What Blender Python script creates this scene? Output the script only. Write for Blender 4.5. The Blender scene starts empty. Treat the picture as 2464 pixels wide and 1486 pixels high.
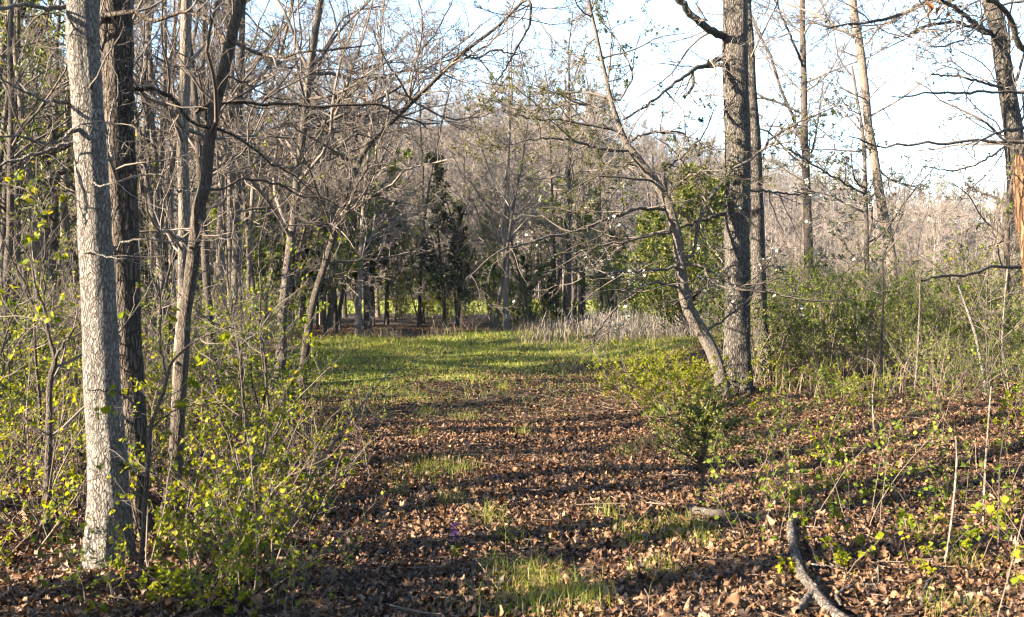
import bpy, math
import numpy as np
from mathutils import Vector

R = math.radians
SC = bpy.context.scene
COL = SC.collection

# ------------------------------------------------------------------ camera, sky, sun, exposure
W0, H0, F, HOR, EYE = 2464.0, 1486.0, 2395.6, 690.0, 1.6
PITCH = math.atan((H0 / 2 - HOR) / F)
cam_d = bpy.data.cameras.new('camera')
cam_d.lens = 35.0
cam_d.sensor_width = 36.0
cam_d.clip_start = 0.05
cam_d.clip_end = 3000.0
cam_d.dof.use_dof = True
cam_d.dof.focus_distance = 14.0
cam_d.dof.aperture_fstop = 4.5
cam = bpy.data.objects.new('camera', cam_d)
COL.objects.link(cam)
cam.location = (0, 0, EYE)
cam.rotation_euler = (R(90) - PITCH, 0, 0)
SC.camera = cam

SUN_EL = R(21.0)
sh = Vector((-0.92, -0.39)).normalized()
SUN = Vector((sh.x * math.cos(SUN_EL), sh.y * math.cos(SUN_EL), math.sin(SUN_EL)))
world = bpy.data.worlds.new('World')
SC.world = world
world.use_nodes = True
wn = world.node_tree
bg = wn.nodes['Background']
sky = wn.nodes.new('ShaderNodeTexSky')
sky.sky_type = 'NISHITA'
sky.sun_disc = False
sky.sun_elevation = SUN_EL
sky.sun_rotation = math.atan2(SUN.x, SUN.y)
sky.air_density = 1.0
sky.dust_density = 0.5
sky.ozone_density = 2.2
wn.links.new(sky.outputs[0], bg.inputs[0])
bg.inputs[1].default_value = 0.058
sun_d = bpy.data.lights.new('sun', 'SUN')
sun_d.energy = 5.0
sun_d.angle = R(0.55)
sun_d.color = (1.0, 0.85, 0.65)
sun = bpy.data.objects.new('sun', sun_d)
COL.objects.link(sun)
sun.location = (-30, -14, 20)
sun.rotation_mode = 'QUATERNION'
sun.rotation_quaternion = SUN.to_track_quat('Z', 'Y')

SC.view_settings.view_transform = 'Standard'
SC.view_settings.look = 'None'
SC.view_settings.exposure = 3.5
SC.view_settings.gamma = 1.0
SC.render.engine = 'CYCLES'
SC.cycles.max_bounces = 6
SC.cycles.diffuse_bounces = 3
SC.cycles.glossy_bounces = 2
SC.cycles.transmission_bounces = 3
SC.cycles.use_denoising = True
SC.cycles.denoiser = 'OPENIMAGEDENOISE'
SC.cycles.denoising_input_passes = 'RGB_ALBEDO_NORMAL'
SC.cycles.denoising_prefilter = 'ACCURATE'
SC.cycles.pixel_filter_type = 'BLACKMAN_HARRIS'
SC.cycles.filter_width = 1.2

rng = np.random.default_rng(11)
A = np.array


# ------------------------------------------------------------------ helpers: projection and terrain
def unp(u, v, d):
    a = (u - W0 / 2) / F
    b = (H0 / 2 - v) / F
    y = math.cos(PITCH) + b * math.sin(PITCH)
    z = b * math.cos(PITCH) - math.sin(PITCH)
    s = d / y
    return A([a * s, d, EYE + z * s])


def sstep(a, b, x):
    t = np.clip((x - a) / (b - a), 0, 1)
    return t * t * (3 - 2 * t)


def gh(x, y):
    """ground height"""
    x = np.asarray(x, float)
    y = np.asarray(y, float)
    n = 0.05 * np.sin(x * 0.55 + 1.0) * np.cos(y * 0.42) + 0.035 * np.sin(x * 1.3 + y * 0.9) + 0.02 * np.sin(2.3 * x - 1.7 * y + 2)
    n = n * sstep(0.5, 6, np.abs(y) + 0.3 * np.abs(x))
    az = x / np.maximum(np.abs(y), 1.0)
    Hr = 46 - 13 * sstep(0.05, 0.17, az) - 6 * sstep(0.17, 0.28, az) - 6.5 * sstep(0.28, 0.42, az)
    hill = sstep(112, 285, y) * Hr
    hill = hill + 1.2 * np.sin(x * 0.035 + 0.6) * sstep(120, 220, y)
    bank = 0.3 * sstep(1.2, 5.5, x) * sstep(4.5, 9, y) * sstep(36, 24, y)
    return n + hill + bank


def ground_pt(u, d):
    x = (u - W0 / 2) / F * d
    return A([x, d, float(gh(x, d))])


def proj_u(x, y):
    return W0 / 2 + F * x / max(y, 0.1)


# ------------------------------------------------------------------ helpers: meshes
def mk_mesh(name, V, groups, mat, smooth=True):
    V = np.ascontiguousarray(V, np.float32).reshape(-1, 3)
    me = bpy.data.meshes.new(name)
    groups = [np.asarray(g, np.int32) for g in groups if len(g)]
    me.vertices.add(len(V))
    me.vertices.foreach_set('co', V.ravel())
    nl = sum(g.size for g in groups)
    npoly = sum(len(g) for g in groups)
    me.loops.add(nl)
    me.polygons.add(npoly)
    me.loops.foreach_set('vertex_index', np.concatenate([g.ravel() for g in groups]))
    tot = np.concatenate([np.full(len(g), g.shape[1], np.int32) for g in groups])
    st = np.concatenate([[0], np.cumsum(tot)[:-1]]).astype(np.int32)
    me.polygons.foreach_set('loop_start', st)
    me.polygons.foreach_set('loop_total', tot)
    me.polygons.foreach_set('use_smooth', np.full(npoly, smooth, bool))
    me.update(calc_edges=True)
    if mat is not None:
        me.materials.append(mat)
    return me


class MB:
    """collects vertices and faces of one mesh"""
    def __init__(self):
        self.V, self.Q, self.T, self.n = [], [], [], 0

    def add(self, V, Q=None, T=None):
        V = np.asarray(V, float).reshape(-1, 3)
        if Q is not None and len(Q):
            self.Q.append(np.asarray(Q) + self.n)
        if T is not None and len(T):
            self.T.append(np.asarray(T) + self.n)
        self.V.append(V)
        self.n += len(V)

    def tubes(self, P, Rd, k=4, rough=0.0):
        V, Q = tubes(P, Rd, k, rough)
        self.add(V, Q)

    def mesh(self, name, mat, base=(0, 0, 0), smooth=True):
        V = np.concatenate(self.V) - np.asarray(base)
        g = []
        if self.Q:
            g.append(np.concatenate(self.Q))
        if self.T:
            g.append(np.concatenate(self.T))
        return mk_mesh(name, V, g, mat, smooth)


def norm(v):
    return v / np.maximum(np.linalg.norm(v, axis=-1, keepdims=True), 1e-9)


def tubes(P, Rd, k=4, rough=0.0):
    P = np.asarray(P, float)
    Rd = np.asarray(Rd, float)
    N, n, _ = P.shape
    T = np.empty_like(P)
    T[:, 1:-1] = P[:, 2:] - P[:, :-2]
    T[:, 0] = P[:, 1] - P[:, 0]
    T[:, -1] = P[:, -1] - P[:, -2]
    T = norm(T)
    m = norm(P[:, -1] - P[:, 0])
    ref = np.zeros((N, 3))
    ref[np.arange(N), np.argmin(np.abs(m), axis=1)] = 1.0
    X = norm(np.cross(T, ref[:, None, :]))
    Y = np.cross(T, X)
    a = np.arange(k) * 2 * math.pi / k
    ca, sa = np.cos(a), np.sin(a)
    r = Rd[:, :, None] * np.ones(k)
    if rough:
        r = r * (1 + rough * rng.normal(size=r.shape))
    V = P[:, :, None, :] + r[..., None] * (X[:, :, None, :] * ca[None, None, :, None] + Y[:, :, None, :] * sa[None, None, :, None])
    i0 = (np.arange(N) * n * k)[:, None, None] + (np.arange(n - 1) * k)[None, :, None] + np.arange(k)[None, None, :]
    j = (np.arange(k) + 1) % k
    i1 = (np.arange(N) * n * k)[:, None, None] + (np.arange(n - 1) * k)[None, :, None] + j[None, None, :]
    Q = np.stack([i0, i1, i1 + k, i0 + k], -1).reshape(-1, 4)
    return V.reshape(-1, 3), Q


def plen(P):
    return np.linalg.norm(np.diff(P, axis=1), axis=2).sum(1)


def spawn(P, Rd, counts, t0, t1, ang, asd, lr, n=5, wob=0.18, up=0.05, flat=1.0, rr=0.6, kr=0.011, minr=0.002,
          labs=None, tip=0.35, shrink=0.55, side=None):
    """child branches grown off an array of parent branches"""
    P = np.asarray(P, float)
    Rd = np.asarray(Rd, float)
    N, m, _ = P.shape
    counts = np.broadcast_to(np.asarray(counts), (N,)).astype(int)
    idx = np.repeat(np.arange(N), counts)
    M = len(idx)
    if M == 0:
        return np.zeros((0, n, 3)), np.zeros((0, n))
    t = rng.uniform(t0, t1, M)
    f = t * (m - 1)
    i = np.clip(f.astype(int), 0, m - 2)
    w = (f - i)[:, None]
    base = P[idx, i] * (1 - w) + P[idx, i + 1] * w
    pr = Rd[idx, i] * (1 - w[:, 0]) + Rd[idx, i + 1] * w[:, 0]
    T = norm(P[idx, i + 1] - P[idx, i])
    U = rng.normal(size=(M, 3))
    U[:, 2] *= flat
    if side is not None:
        U += np.asarray(side)
    U = norm(U - (U * T).sum(1, keepdims=True) * T)
    a = np.radians(rng.normal(ang, asd, M))[:, None]
    D = norm(np.cos(a) * T + np.sin(a) * U)
    if labs is not None:
        L = rng.uniform(labs[0], labs[1], M) * (1 - shrink * t)
    else:
        L = plen(P)[idx] * lr * (1 - shrink * t) * rng.uniform(0.55, 1.35, M)
    r0 = np.maximum(np.minimum(pr * rr, kr * L + 0.0012), minr)
    C = np.empty((M, n, 3))
    C[:, 0] = base
    step = (L / (n - 1))[:, None]
    for q in range(1, n):
        D = norm(D + rng.normal(size=(M, 3)) * wob + A([0, 0, up]))
        C[:, q] = C[:, q - 1] + D * step
    rad = r0[:, None] * np.linspace(1, tip, n)[None, :]
    return C, np.maximum(rad, minr * 0.7)


def catmull(pts, n):
    pts = np.asarray(pts, float)
    if len(pts) == 2:
        pts = np.stack([pts[0], (pts[0] + pts[1]) / 2, pts[1]])
    p = np.vstack([2 * pts[0] - pts[1], pts, 2 * pts[-1] - pts[-2]])
    d = np.linalg.norm(np.diff(pts[:, :3], axis=0), axis=1)
    s = np.concatenate([[0], np.cumsum(d)])
    q = np.linspace(0, s[-1], n)
    out = []
    for x in q:
        i = min(max(int(np.searchsorted(s, x, 'right') - 1), 0), len(pts) - 2)
        t = (x - s[i]) / max(s[i + 1] - s[i], 1e-9)
        a, b, c, e = p[i], p[i + 1], p[i + 2], p[i + 3]
        out.append(0.5 * (2 * b + (c - a) * t + (2 * a - 5 * b + 4 * c - e) * t * t + (3 * b - a - 3 * c + e) * t ** 3))
    return A(out)


# leaf templates: x = width, y = length, z = up
def leaf_template(w=0.42, droop=0.12, fold=0.12):
    V = [(0, 0, 0), (-w * .72, .28, fold), (0, .28, 0), (w * .72, .28, fold), (-w * .95, .55, fold * .9 - droop * .3), (0, .58, -droop * .2),
         (w * .95, .55, fold * .9 - droop * .3), (0, 1, -droop)]
    Q = [(1, 2, 5, 4), (2, 3, 6, 5)]
    T = [(0, 2, 1), (0, 3, 2), (4, 5, 7), (5, 6, 7)]
    return A(V), A(Q), A(T)


def small_leaf(w=0.42, droop=0.15, fold=0.1):
    V = [(0, 0, 0), (w, .45, fold), (-w, .45, fold), (0, 1, -droop), (0, .5, 0)]
    T = [(0, 1, 4), (1, 3, 4), (4, 3, 2), (0, 4, 2)]
    return A(V), None, A(T)


def diamond(w=0.3):
    return A([(0, 0, 0), (w, .5, .06), (0, 1, 0), (-w, .5, -.06)]), A([(0, 1, 2, 3)]), None


def oak_leaf(seed):
    r = np.random.default_rng(seed)
    hw = A([.03, .11, .21, .1, .29, .12, .31, .11, .18, .03]) * r.uniform(.65, 1.15)
    ts = A([0, .1, .2, .3, .42, .52, .64, .75, .87, 1.0])
    if seed % 3 == 1:
        hw = A([.02, .09, .17, .23, .26, .26, .23, .18, .1, .01]) * r.uniform(.6, 1.1)
    c1, c2, tw = r.uniform(-.5, 4.5), r.uniform(-2.2, 2.6), r.uniform(-1.6, 1.6)
    V = []
    for t, h in zip(ts, hw):
        for s in (-1, 0, 1):
            x = s * h * r.uniform(.85, 1.1)
            z = c1 * x * x * 1.4 + c2 * (t - .5) ** 2 * .8 + tw * x * (t - .5) + r.normal(0, .02)
            V.append((x, t - .5 + (0.05 * abs(s)), z))
    Q = []
    for i in range(len(ts) - 1):
        b = i * 3
        Q += [(b, b + 1, b + 4, b + 3), (b + 1, b + 2, b + 5, b + 4)]
    return A(V), A(Q), None


def frames(dirs, ups):
    y = norm(dirs)
    x = norm(np.cross(y, ups))
    z = np.cross(x, y)
    return np.stack([x, y, z], -1)        # columns


def scatter(mb, tmpl, pos, M, scale):
    V, Q, T = tmpl
    n = len(pos)
    if n == 0:
        return
    sc = np.asarray(scale, float)
    if sc.ndim == 0:
        sc = np.full(n, float(sc))
    if sc.ndim == 1:
        sc = np.repeat(sc[:, None], 3, 1)
    L = V[None] * sc[:, None, :]
    P = np.einsum('nij,nvj->nvi', M, L) + np.asarray(pos)[:, None, :]
    off = (np.arange(n) * len(V))[:, None, None]
    mb.add(P, (Q[None] + off).reshape(-1, 4) if Q is not None else None, (T[None] + off).reshape(-1, 3) if T is not None else None)


def leaves_on(mb, P, per, size, tmpl, t0=0.2, spread=0.8, upness=0.6, end_bias=1.0, droop=0.0):
    """leaves set along an array of twigs"""
    N, m, _ = P.shape
    if N == 0:
        return
    idx = np.repeat(np.arange(N), per)
    M = len(idx)
    t = t0 + (1 - t0) * rng.uniform(0, 1, M) ** (1 / end_bias)
    f = t * (m - 1)
    i = np.clip(f.astype(int), 0, m - 2)
    w = (f - i)[:, None]
    pos = P[idx, i] * (1 - w) + P[idx, i + 1] * w
    T = norm(P[idx, i + 1] - P[idx, i])
    d = norm(T * 0.6 + rng.normal(size=(M, 3)) * spread + A([0, 0, -droop]))
    up = norm(rng.normal(size=(M, 3)) * (1 - upness) + A([0, 0, 1.0]) * upness + 1e-3)
    scatter(mb, tmpl, pos, frames(d, up), rng.uniform(size[0], size[1], M))


# ------------------------------------------------------------------ helpers: objects
def tag(o, label=None, cat=None, group=None, kind=None):
    for k, v in (('label', label), ('category', cat), ('group', group), ('kind', kind)):
        if v:
            o[k] = v
    return o


def empty(name, loc, rz=0.0, s=1.0):
    o = bpy.data.objects.new(name, None)
    COL.objects.link(o)
    o.empty_display_size = 0.2
    o.location = loc
    o.rotation_euler = (0, 0, rz)
    o.scale = (s, s, s)
    return o


def part(name, me, parent=None):
    o = bpy.data.objects.new(name, me)
    COL.objects.link(o)
    if parent is not None:
        o.parent = parent
    return o


def instance(name, parts, loc, rz=0.0, s=1.0, label=None, cat=None, group=None, tilt=(0, 0)):
    e = empty(name, loc, rz, s)
    e.rotation_euler = (tilt[0], tilt[1], rz)
    for nm, me in parts:
        part(nm, me, e)
    return tag(e, label, cat, group)


ORD = ('first second third fourth fifth sixth seventh eighth ninth tenth eleventh twelfth thirteenth fourteenth fifteenth sixteenth seventeenth '
       'eighteenth nineteenth twentieth').split()
TENS = {20: 'twenty', 30: 'thirty', 40: 'forty'}


def ordinal(i):
    i = int(i)
    if i < 20:
        return ORD[i]
    t = (i + 1) // 10 * 10
    return TENS[t] + '-' + ORD[(i + 1) % 10 - 1] if (i + 1) % 10 else {30: 'thirtieth', 40: 'fortieth'}[t]


# ------------------------------------------------------------------ materials
ALB = 0.34


def alb(c, k=1.0):
    return tuple(v * ALB * k for v in c)


def new_mat(name):
    m = bpy.data.materials.new(name)
    m.use_nodes = True
    nt = m.node_tree
    nt.nodes.clear()
    return m, nt


def N(nt, typ, **kw):
    n = nt.nodes.new(typ)
    for k, v in kw.items():
        if k in n.inputs.keys():
            n.inputs[k].default_value = v
        else:
            setattr(n, k, v)
    return n


def ramp(nt, stops, interp='LINEAR'):
    r = nt.nodes.new('ShaderNodeValToRGB')
    r.color_ramp.interpolation = interp
    el = r.color_ramp.elements
    while len(el) < len(stops):
        el.new(0.5)
    for e, (p, c) in zip(el, stops):
        e.position = p
        e.color = (*c, 1)
    return r


def mixc(nt, fac, a, b, mode='MIX'):
    m = nt.nodes.new('ShaderNodeMix')
    m.data_type = 'RGBA'
    m.blend_type = mode
    for s, v in ((0, fac), (6, a), (7, b)):
        if hasattr(v, 'is_output'):
            nt.links.new(v, m.inputs[s])
        else:
            m.inputs[s].default_value = v if s == 0 else (*v, 1)
    return m.outputs[2]


def bark_mat(name, ridge, furrow, patch, scale=26.0, stretch=0.16, bump=0.5, lichen=None, lich_amt=0.5, dist=0.012):
    ridge, furrow, patch = alb(ridge), alb(furrow), alb(patch)
    lichen = alb(lichen) if lichen else None
    m, nt = new_mat(name)
    out = N(nt, 'ShaderNodeOutputMaterial')
    bs = N(nt, 'ShaderNodeBsdfPrincipled', Roughness=0.9)
    bs.inputs['Specular IOR Level'].default_value = 0.10
    nt.links.new(bs.outputs[0], out.inputs[0])
    tc = N(nt, 'ShaderNodeTexCoord')
    nz = N(nt, 'ShaderNodeTexNoise', Scale=22.0, Detail=5.0)
    nt.links.new(tc.outputs['Object'], nz.inputs['Vector'])
    add = N(nt, 'ShaderNodeVectorMath', operation='MULTIPLY_ADD')
    nt.links.new(nz.outputs['Color'], add.inputs[0])
    add.inputs[1].default_value = (0.035, 0.035, 0.07)
    nt.links.new(tc.outputs['Object'], add.inputs[2])
    mp = N(nt, 'ShaderNodeMapping')
    mp.inputs['Scale'].default_value = (scale, scale, scale * stretch)
    nt.links.new(add.outputs[0], mp.inputs['Vector'])
    vo = N(nt, 'ShaderNodeTexVoronoi', feature='DISTANCE_TO_EDGE', Scale=1.6)
    nt.links.new(mp.outputs[0], vo.inputs['Vector'])
    n2 = N(nt, 'ShaderNodeTexNoise', Scale=1.7, Detail=6.0, Roughness=0.65)
    nt.links.new(mp.outputs[0], n2.inputs['Vector'])
    mr = N(nt, 'ShaderNodeMapRange')
    mr.inputs['From Max'].default_value = 0.2
    nt.links.new(vo.outputs['Distance'], mr.inputs['Value'])
    hm = N(nt, 'ShaderNodeMath', operation='MULTIPLY_ADD')
    nt.links.new(n2.outputs['Fac'], hm.inputs[0])
    hm.inputs[1].default_value = 0.9
    nt.links.new(mr.outputs[0], hm.inputs[2])
    rp = ramp(nt, [(0.3, furrow), (0.62, tuple(.5 * (a + b) for a, b in zip(ridge, furrow))), (1.0, ridge)])
    sc = N(nt, 'ShaderNodeMath', operation='MULTIPLY')
    sc.inputs[1].default_value = 0.62
    nt.links.new(hm.outputs[0], sc.inputs[0])
    nt.links.new(sc.outputs[0], rp.inputs[0])
    n3 = N(nt, 'ShaderNodeTexNoise', Scale=2.6, Detail=4.0, Roughness=0.6)
    nt.links.new(tc.outputs['Object'], n3.inputs['Vector'])
    r3 = ramp(nt, [(0.42, (0, 0, 0)), (0.62, (1, 1, 1))])
    nt.links.new(n3.outputs['Fac'], r3.inputs[0])
    f3 = N(nt, 'ShaderNodeMath', operation='MULTIPLY')
    f3.inputs[1].default_value = 0.8
    nt.links.new(r3.outputs[0], f3.inputs[0])
    c = mixc(nt, f3.outputs[0], rp.outputs[0], patch, 'MIX')
    c = mixc(nt, 0.35, c, rp.outputs[0], 'MIX')
    if lichen:
        n4 = N(nt, 'ShaderNodeTexNoise', Scale=14.0, Detail=5.0, Roughness=0.7)
        nt.links.new(tc.outputs['Object'], n4.inputs['Vector'])
        r4 = ramp(nt, [(0.62 - 0.1 * lich_amt, (0, 0, 0)), (0.68, (1, 1, 1))])
        nt.links.new(n4.outputs['Fac'], r4.inputs[0])
        f4 = N(nt, 'ShaderNodeMath', operation='MULTIPLY')
        f4.inputs[1].default_value = 0.7
        nt.links.new(r4.outputs[0], f4.inputs[0])
        c = mixc(nt, f4.outputs[0], c, lichen)
    nt.links.new(c, bs.inputs['Base Color'])
    bp = N(nt, 'ShaderNodeBump', Strength=bump, Distance=dist)
    nt.links.new(hm.outputs[0], bp.inputs['Height'])
    nt.links.new(bp.outputs[0], bs.inputs['Normal'])
    return m


def twig_mat(name, c1, c2):
    c1, c2 = alb(c1), alb(c2)
    m, nt = new_mat(name)
    out = N(nt, 'ShaderNodeOutputMaterial')
    bs = N(nt, 'ShaderNodeBsdfPrincipled', Roughness=0.85)
    bs.inputs['Specular IOR Level'].default_value = 0.2
    nt.links.new(bs.outputs[0], out.inputs[0])
    ge = N(nt, 'ShaderNodeNewGeometry')
    tc = N(nt, 'ShaderNodeTexCoord')
    nz = N(nt, 'ShaderNodeTexNoise', Scale=11.0, Detail=3.0)
    nt.links.new(tc.outputs['Object'], nz.inputs['Vector'])
    mm = N(nt, 'ShaderNodeMath', operation='MULTIPLY_ADD')
    nt.links.new(ge.outputs['Random Per Island'], mm.inputs[0])
    mm.inputs[1].default_value = 0.6
    sb = N(nt, 'ShaderNodeMath', operation='MULTIPLY_ADD')
    nt.links.new(nz.outputs['Fac'], sb.inputs[0])
    sb.inputs[1].default_value = 1.2
    sb.inputs[2].default_value = -0.4
    nt.links.new(sb.outputs[0], mm.inputs[2])
    c = mixc(nt, mm.outputs[0], c1, c2)
    nt.links.new(c, bs.inputs['Base Color'])
    return m


def leaf_mat(name, stops, trans=0.5, tcol=1.25, rough=0.55, spec=0.25, tgreen=(1.0, 1.0, 0.6), k=1.0):
    stops = [(p, alb(c, k)) for p, c in stops]
    m, nt = new_mat(name)
    out = N(nt, 'ShaderNodeOutputMaterial')
    ge = N(nt, 'ShaderNodeNewGeometry')
    rp = ramp(nt, stops)
    nt.links.new(ge.outputs['Random Per Island'], rp.inputs[0])
    bs = N(nt, 'ShaderNodeBsdfPrincipled', Roughness=rough)
    bs.inputs['Specular IOR Level'].default_value = spec
    nt.links.new(rp.outputs[0], bs.inputs['Base Color'])
    if trans > 0:
        tr = N(nt, 'ShaderNodeBsdfTranslucent')
        c = mixc(nt, 1.0, rp.outputs[0], tuple(tcol * g for g in tgreen), 'MULTIPLY')
        nt.links.new(c, tr.inputs[0])
        mx = N(nt, 'ShaderNodeMixShader')
        mx.inputs[0].default_value = trans
        nt.links.new(bs.outputs[0], mx.inputs[1])
        nt.links.new(tr.outputs[0], mx.inputs[2])
        nt.links.new(mx.outputs[0], out.inputs[0])
    else:
        nt.links.new(bs.outputs[0], out.inputs[0])
    return m


M = {}
M['bark_pale'] = bark_mat('pale_grey_bark', (.52, .47, .42), (.13, .11, .09), (.32, .285, .255), 48, .24, .9, (.5, .5, .45), .7)
M['bark_dark'] = bark_mat('dark_furrowed_bark', (.24, .19, .15), (.035, .027, .022), (.17, .14, .12), 30, .15, .9, (.3, .31, .27), .3, .02)
M['bark_oak'] = bark_mat('rough_oak_bark', (.27, .24, .21), (.04, .033, .028), (.2, .178, .158), 30, .2, .9, (.33, .35, .31), .45, .018)
M['bark_grey'] = bark_mat('grey_bark', (.30, .25, .21), (.09, .072, .06), (.24, .21, .18), 34, .2, .6, (.36, .37, .33), .5)
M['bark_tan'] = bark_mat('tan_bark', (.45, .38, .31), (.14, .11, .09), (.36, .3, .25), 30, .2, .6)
M['bark_slim'] = bark_mat('brown_bark', (.2, .16, .13), (.06, .048, .04), (.16, .135, .115), 40, .2, .5, (.27, .28, .24), .3)
M['bark_dead'] = bark_mat('dead_orange_wood', (.46, .27, .15), (.07, .035, .02), (.33, .2, .12), 26, .12, .9, None, .5, .02)
M['bark_rot'] = bark_mat('lichened_dead_wood', (.26, .22, .19), (.06, .05, .042), (.2, .17, .15), 22, .2, .8, (.6, .6, .56), .8)
M['twig'] = twig_mat('twig', (.16, .13, .108), (.36, .295, .245))
M['twig_dark'] = twig_mat('dark_twig', (.10, .08, .068), (.22, .175, .145))
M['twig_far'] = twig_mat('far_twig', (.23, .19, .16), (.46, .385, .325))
M['stem'] = twig_mat('shrub_stem', (.16, .12, .095), (.38, .3, .235))
M['stem_dark'] = twig_mat('seedling_stem', (.13, .095, .07), (.32, .25, .18))
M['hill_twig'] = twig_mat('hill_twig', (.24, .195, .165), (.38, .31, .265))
M['needle'] = leaf_mat('cedar_needles', [(0, (.028, .043, .016)), (.6, (.05, .068, .024)), (1, (.11, .105, .036))], .3, k=1.4)
M['needle_lit'] = leaf_mat('sunlit_olive_cedar_needles', [(0, (.045, .07, .015)), (.6, (.09, .115, .02)), (1, (.2, .165, .03))], .4, k=2.3)  # brighter copy of the cedar needles, sunlight put into their olive colour
M['leaf_yellow'] = leaf_mat('fresh_yellow_green_leaves', [(0, (.11, .17, .012)), (.5, (.22, .25, .010)), (.9, (.34, .32, .014)), (1, (.42, .30, .03))], .5, 1.4, .55, .1, tgreen=(1, .95, .3), k=1.7)
M['leaf_green'] = leaf_mat('mid_green_leaves', [(0, (.06, .10, .014)), (.6, (.12, .165, .02)), (1, (.25, .26, .03))], .5, 1.5, .55, .12, tgreen=(1, .97, .35), k=2.1)
M['leaf_olive'] = leaf_mat('grey_green_leaves', [(0, (.05, .08, .03)), (.6, (.085, .12, .04)), (1, (.16, .19, .05))], .4, 1.3)
M['bud'] = leaf_mat('opening_buds', [(0, (.16, .17, .06)), (.6, (.25, .26, .08)), (1, (.34, .3, .12))], .5, 1.3)
M['blossom'] = leaf_mat('white_blossom', [(0, (.68, .7, .58)), (1, (.82, .82, .76))], .35, 1.0, tgreen=(1, 1, .95), k=1.3)
M['litter'] = leaf_mat('fallen_leaves', [(0, (.04, .02, .013)), (.3, (.13, .068, .038)), (.6, (.28, .145, .068)), (.9, (.42, .235, .12)), (1, (.5, .33, .21))], .15, 1.2, .6, .3, (1, .75, .5))
M['dry_leaf'] = leaf_mat('dry_orange_leaf', [(0, (.45, .16, .05)), (1, (.55, .24, .08))], .5, 1.4, tgreen=(1, .6, .3))
M['grass'] = leaf_mat('grass_blades', [(0, (.08, .12, .02)), (.5, (.17, .205, .03)), (.8, (.26, .26, .05)), (1, (.42, .35, .19))], .5, 1.5, tgreen=(1, .95, .38), k=2.4)
M['dry_grass'] = leaf_mat('dry_grass_blades', [(0, (.34, .25, .15)), (.6, (.45, .35, .22)), (1, (.52, .43, .3))], .35, 1.2, tgreen=(1, .9, .7))
M['weed'] = leaf_mat('dead_weed_stalks', [(0, (.2, .165, .135)), (.6, (.34, .29, .245)), (1, (.48, .42, .36))], .0)
M['petal'] = leaf_mat('violet_petals', [(0, (.16, .06, .38)), (1, (.3, .14, .55))], .4)


def ground_mat():
    m, nt = new_mat('woodland_ground')
    out = N(nt, 'ShaderNodeOutputMaterial')
    bs = N(nt, 'ShaderNodeBsdfPrincipled', Roughness=0.95)
    bs.inputs['Specular IOR Level'].default_value = 0.1
    nt.links.new(bs.outputs[0], out.inputs[0])
    tc = N(nt, 'ShaderNodeTexCoord')
    v1 = N(nt, 'ShaderNodeTexVoronoi', feature='F1', Scale=13.0)
    nt.links.new(tc.outputs['Object'], v1.inputs['Vector'])
    n1 = N(nt, 'ShaderNodeTexNoise', Scale=5.0, Detail=8.0, Roughness=0.7)
    nt.links.new(tc.outputs['Object'], n1.inputs['Vector'])
    sep = N(nt, 'ShaderNodeSeparateColor')
    nt.links.new(v1.outputs['Color'], sep.inputs[0])
    r1 = ramp(nt, [(p, alb(c)) for p, c in ((0, (.035, .024, .016)), (.4, (.09, .06, .04)), (.75, (.17, .115, .078)), (1, (.28, .2, .135)))])
    nt.links.new(sep.outputs[0], r1.inputs[0])
    r2 = ramp(nt, [(p, alb(c)) for p, c in ((.3, (.035, .025, .016)), (.7, (.13, .085, .055)))])
    nt.links.new(n1.outputs['Fac'], r2.inputs[0])
    br = mixc(nt, 0.45, r1.outputs[0], r2.outputs[0])
    n2 = N(nt, 'ShaderNodeTexNoise', Scale=1.1, Detail=6.0, Roughness=0.7)
    nt.links.new(tc.outputs['Object'], n2.inputs['Vector'])
    g = ramp(nt, [(p, alb(c)) for p, c in ((.3, (.12, .14, .03)), (.55, (.22, .24, .045)), (.75, (.32, .29, .11)))])
    nt.links.new(n2.outputs['Fac'], g.inputs[0])
    at = N(nt, 'ShaderNodeAttribute', attribute_name='meadow')
    ad = N(nt, 'ShaderNodeMath', operation='MULTIPLY_ADD')
    nt.links.new(n2.outputs['Fac'], ad.inputs[0])
    ad.inputs[1].default_value = 0.9
    sb = N(nt, 'ShaderNodeMath', operation='SUBTRACT')
    nt.links.new(at.outputs['Fac'], sb.inputs[0])
    sb.inputs[1].default_value = 0.45
    nt.links.new(sb.outputs[0], ad.inputs[2])
    rr = ramp(nt, [(.25, (0, 0, 0)), (.6, (1, 1, 1))])
    nt.links.new(ad.outputs[0], rr.inputs[0])
    c = mixc(nt, rr.outputs[0], br, g.outputs[0])
    nt.links.new(c, bs.inputs['Base Color'])
    bp = N(nt, 'ShaderNodeBump', Strength=0.6, Distance=0.03)
    nt.links.new(n1.outputs['Fac'], bp.inputs['Height'])
    nt.links.new(bp.outputs[0], bs.inputs['Normal'])
    return m


# ------------------------------------------------------------------ the ground
def far_edge(x):
    return np.clip(33.8 + .62 * (x - .5), 28.5, 37.2) + .7 * np.sin(x * .9 + .4) + .4 * np.sin(x * 2.3)


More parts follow.
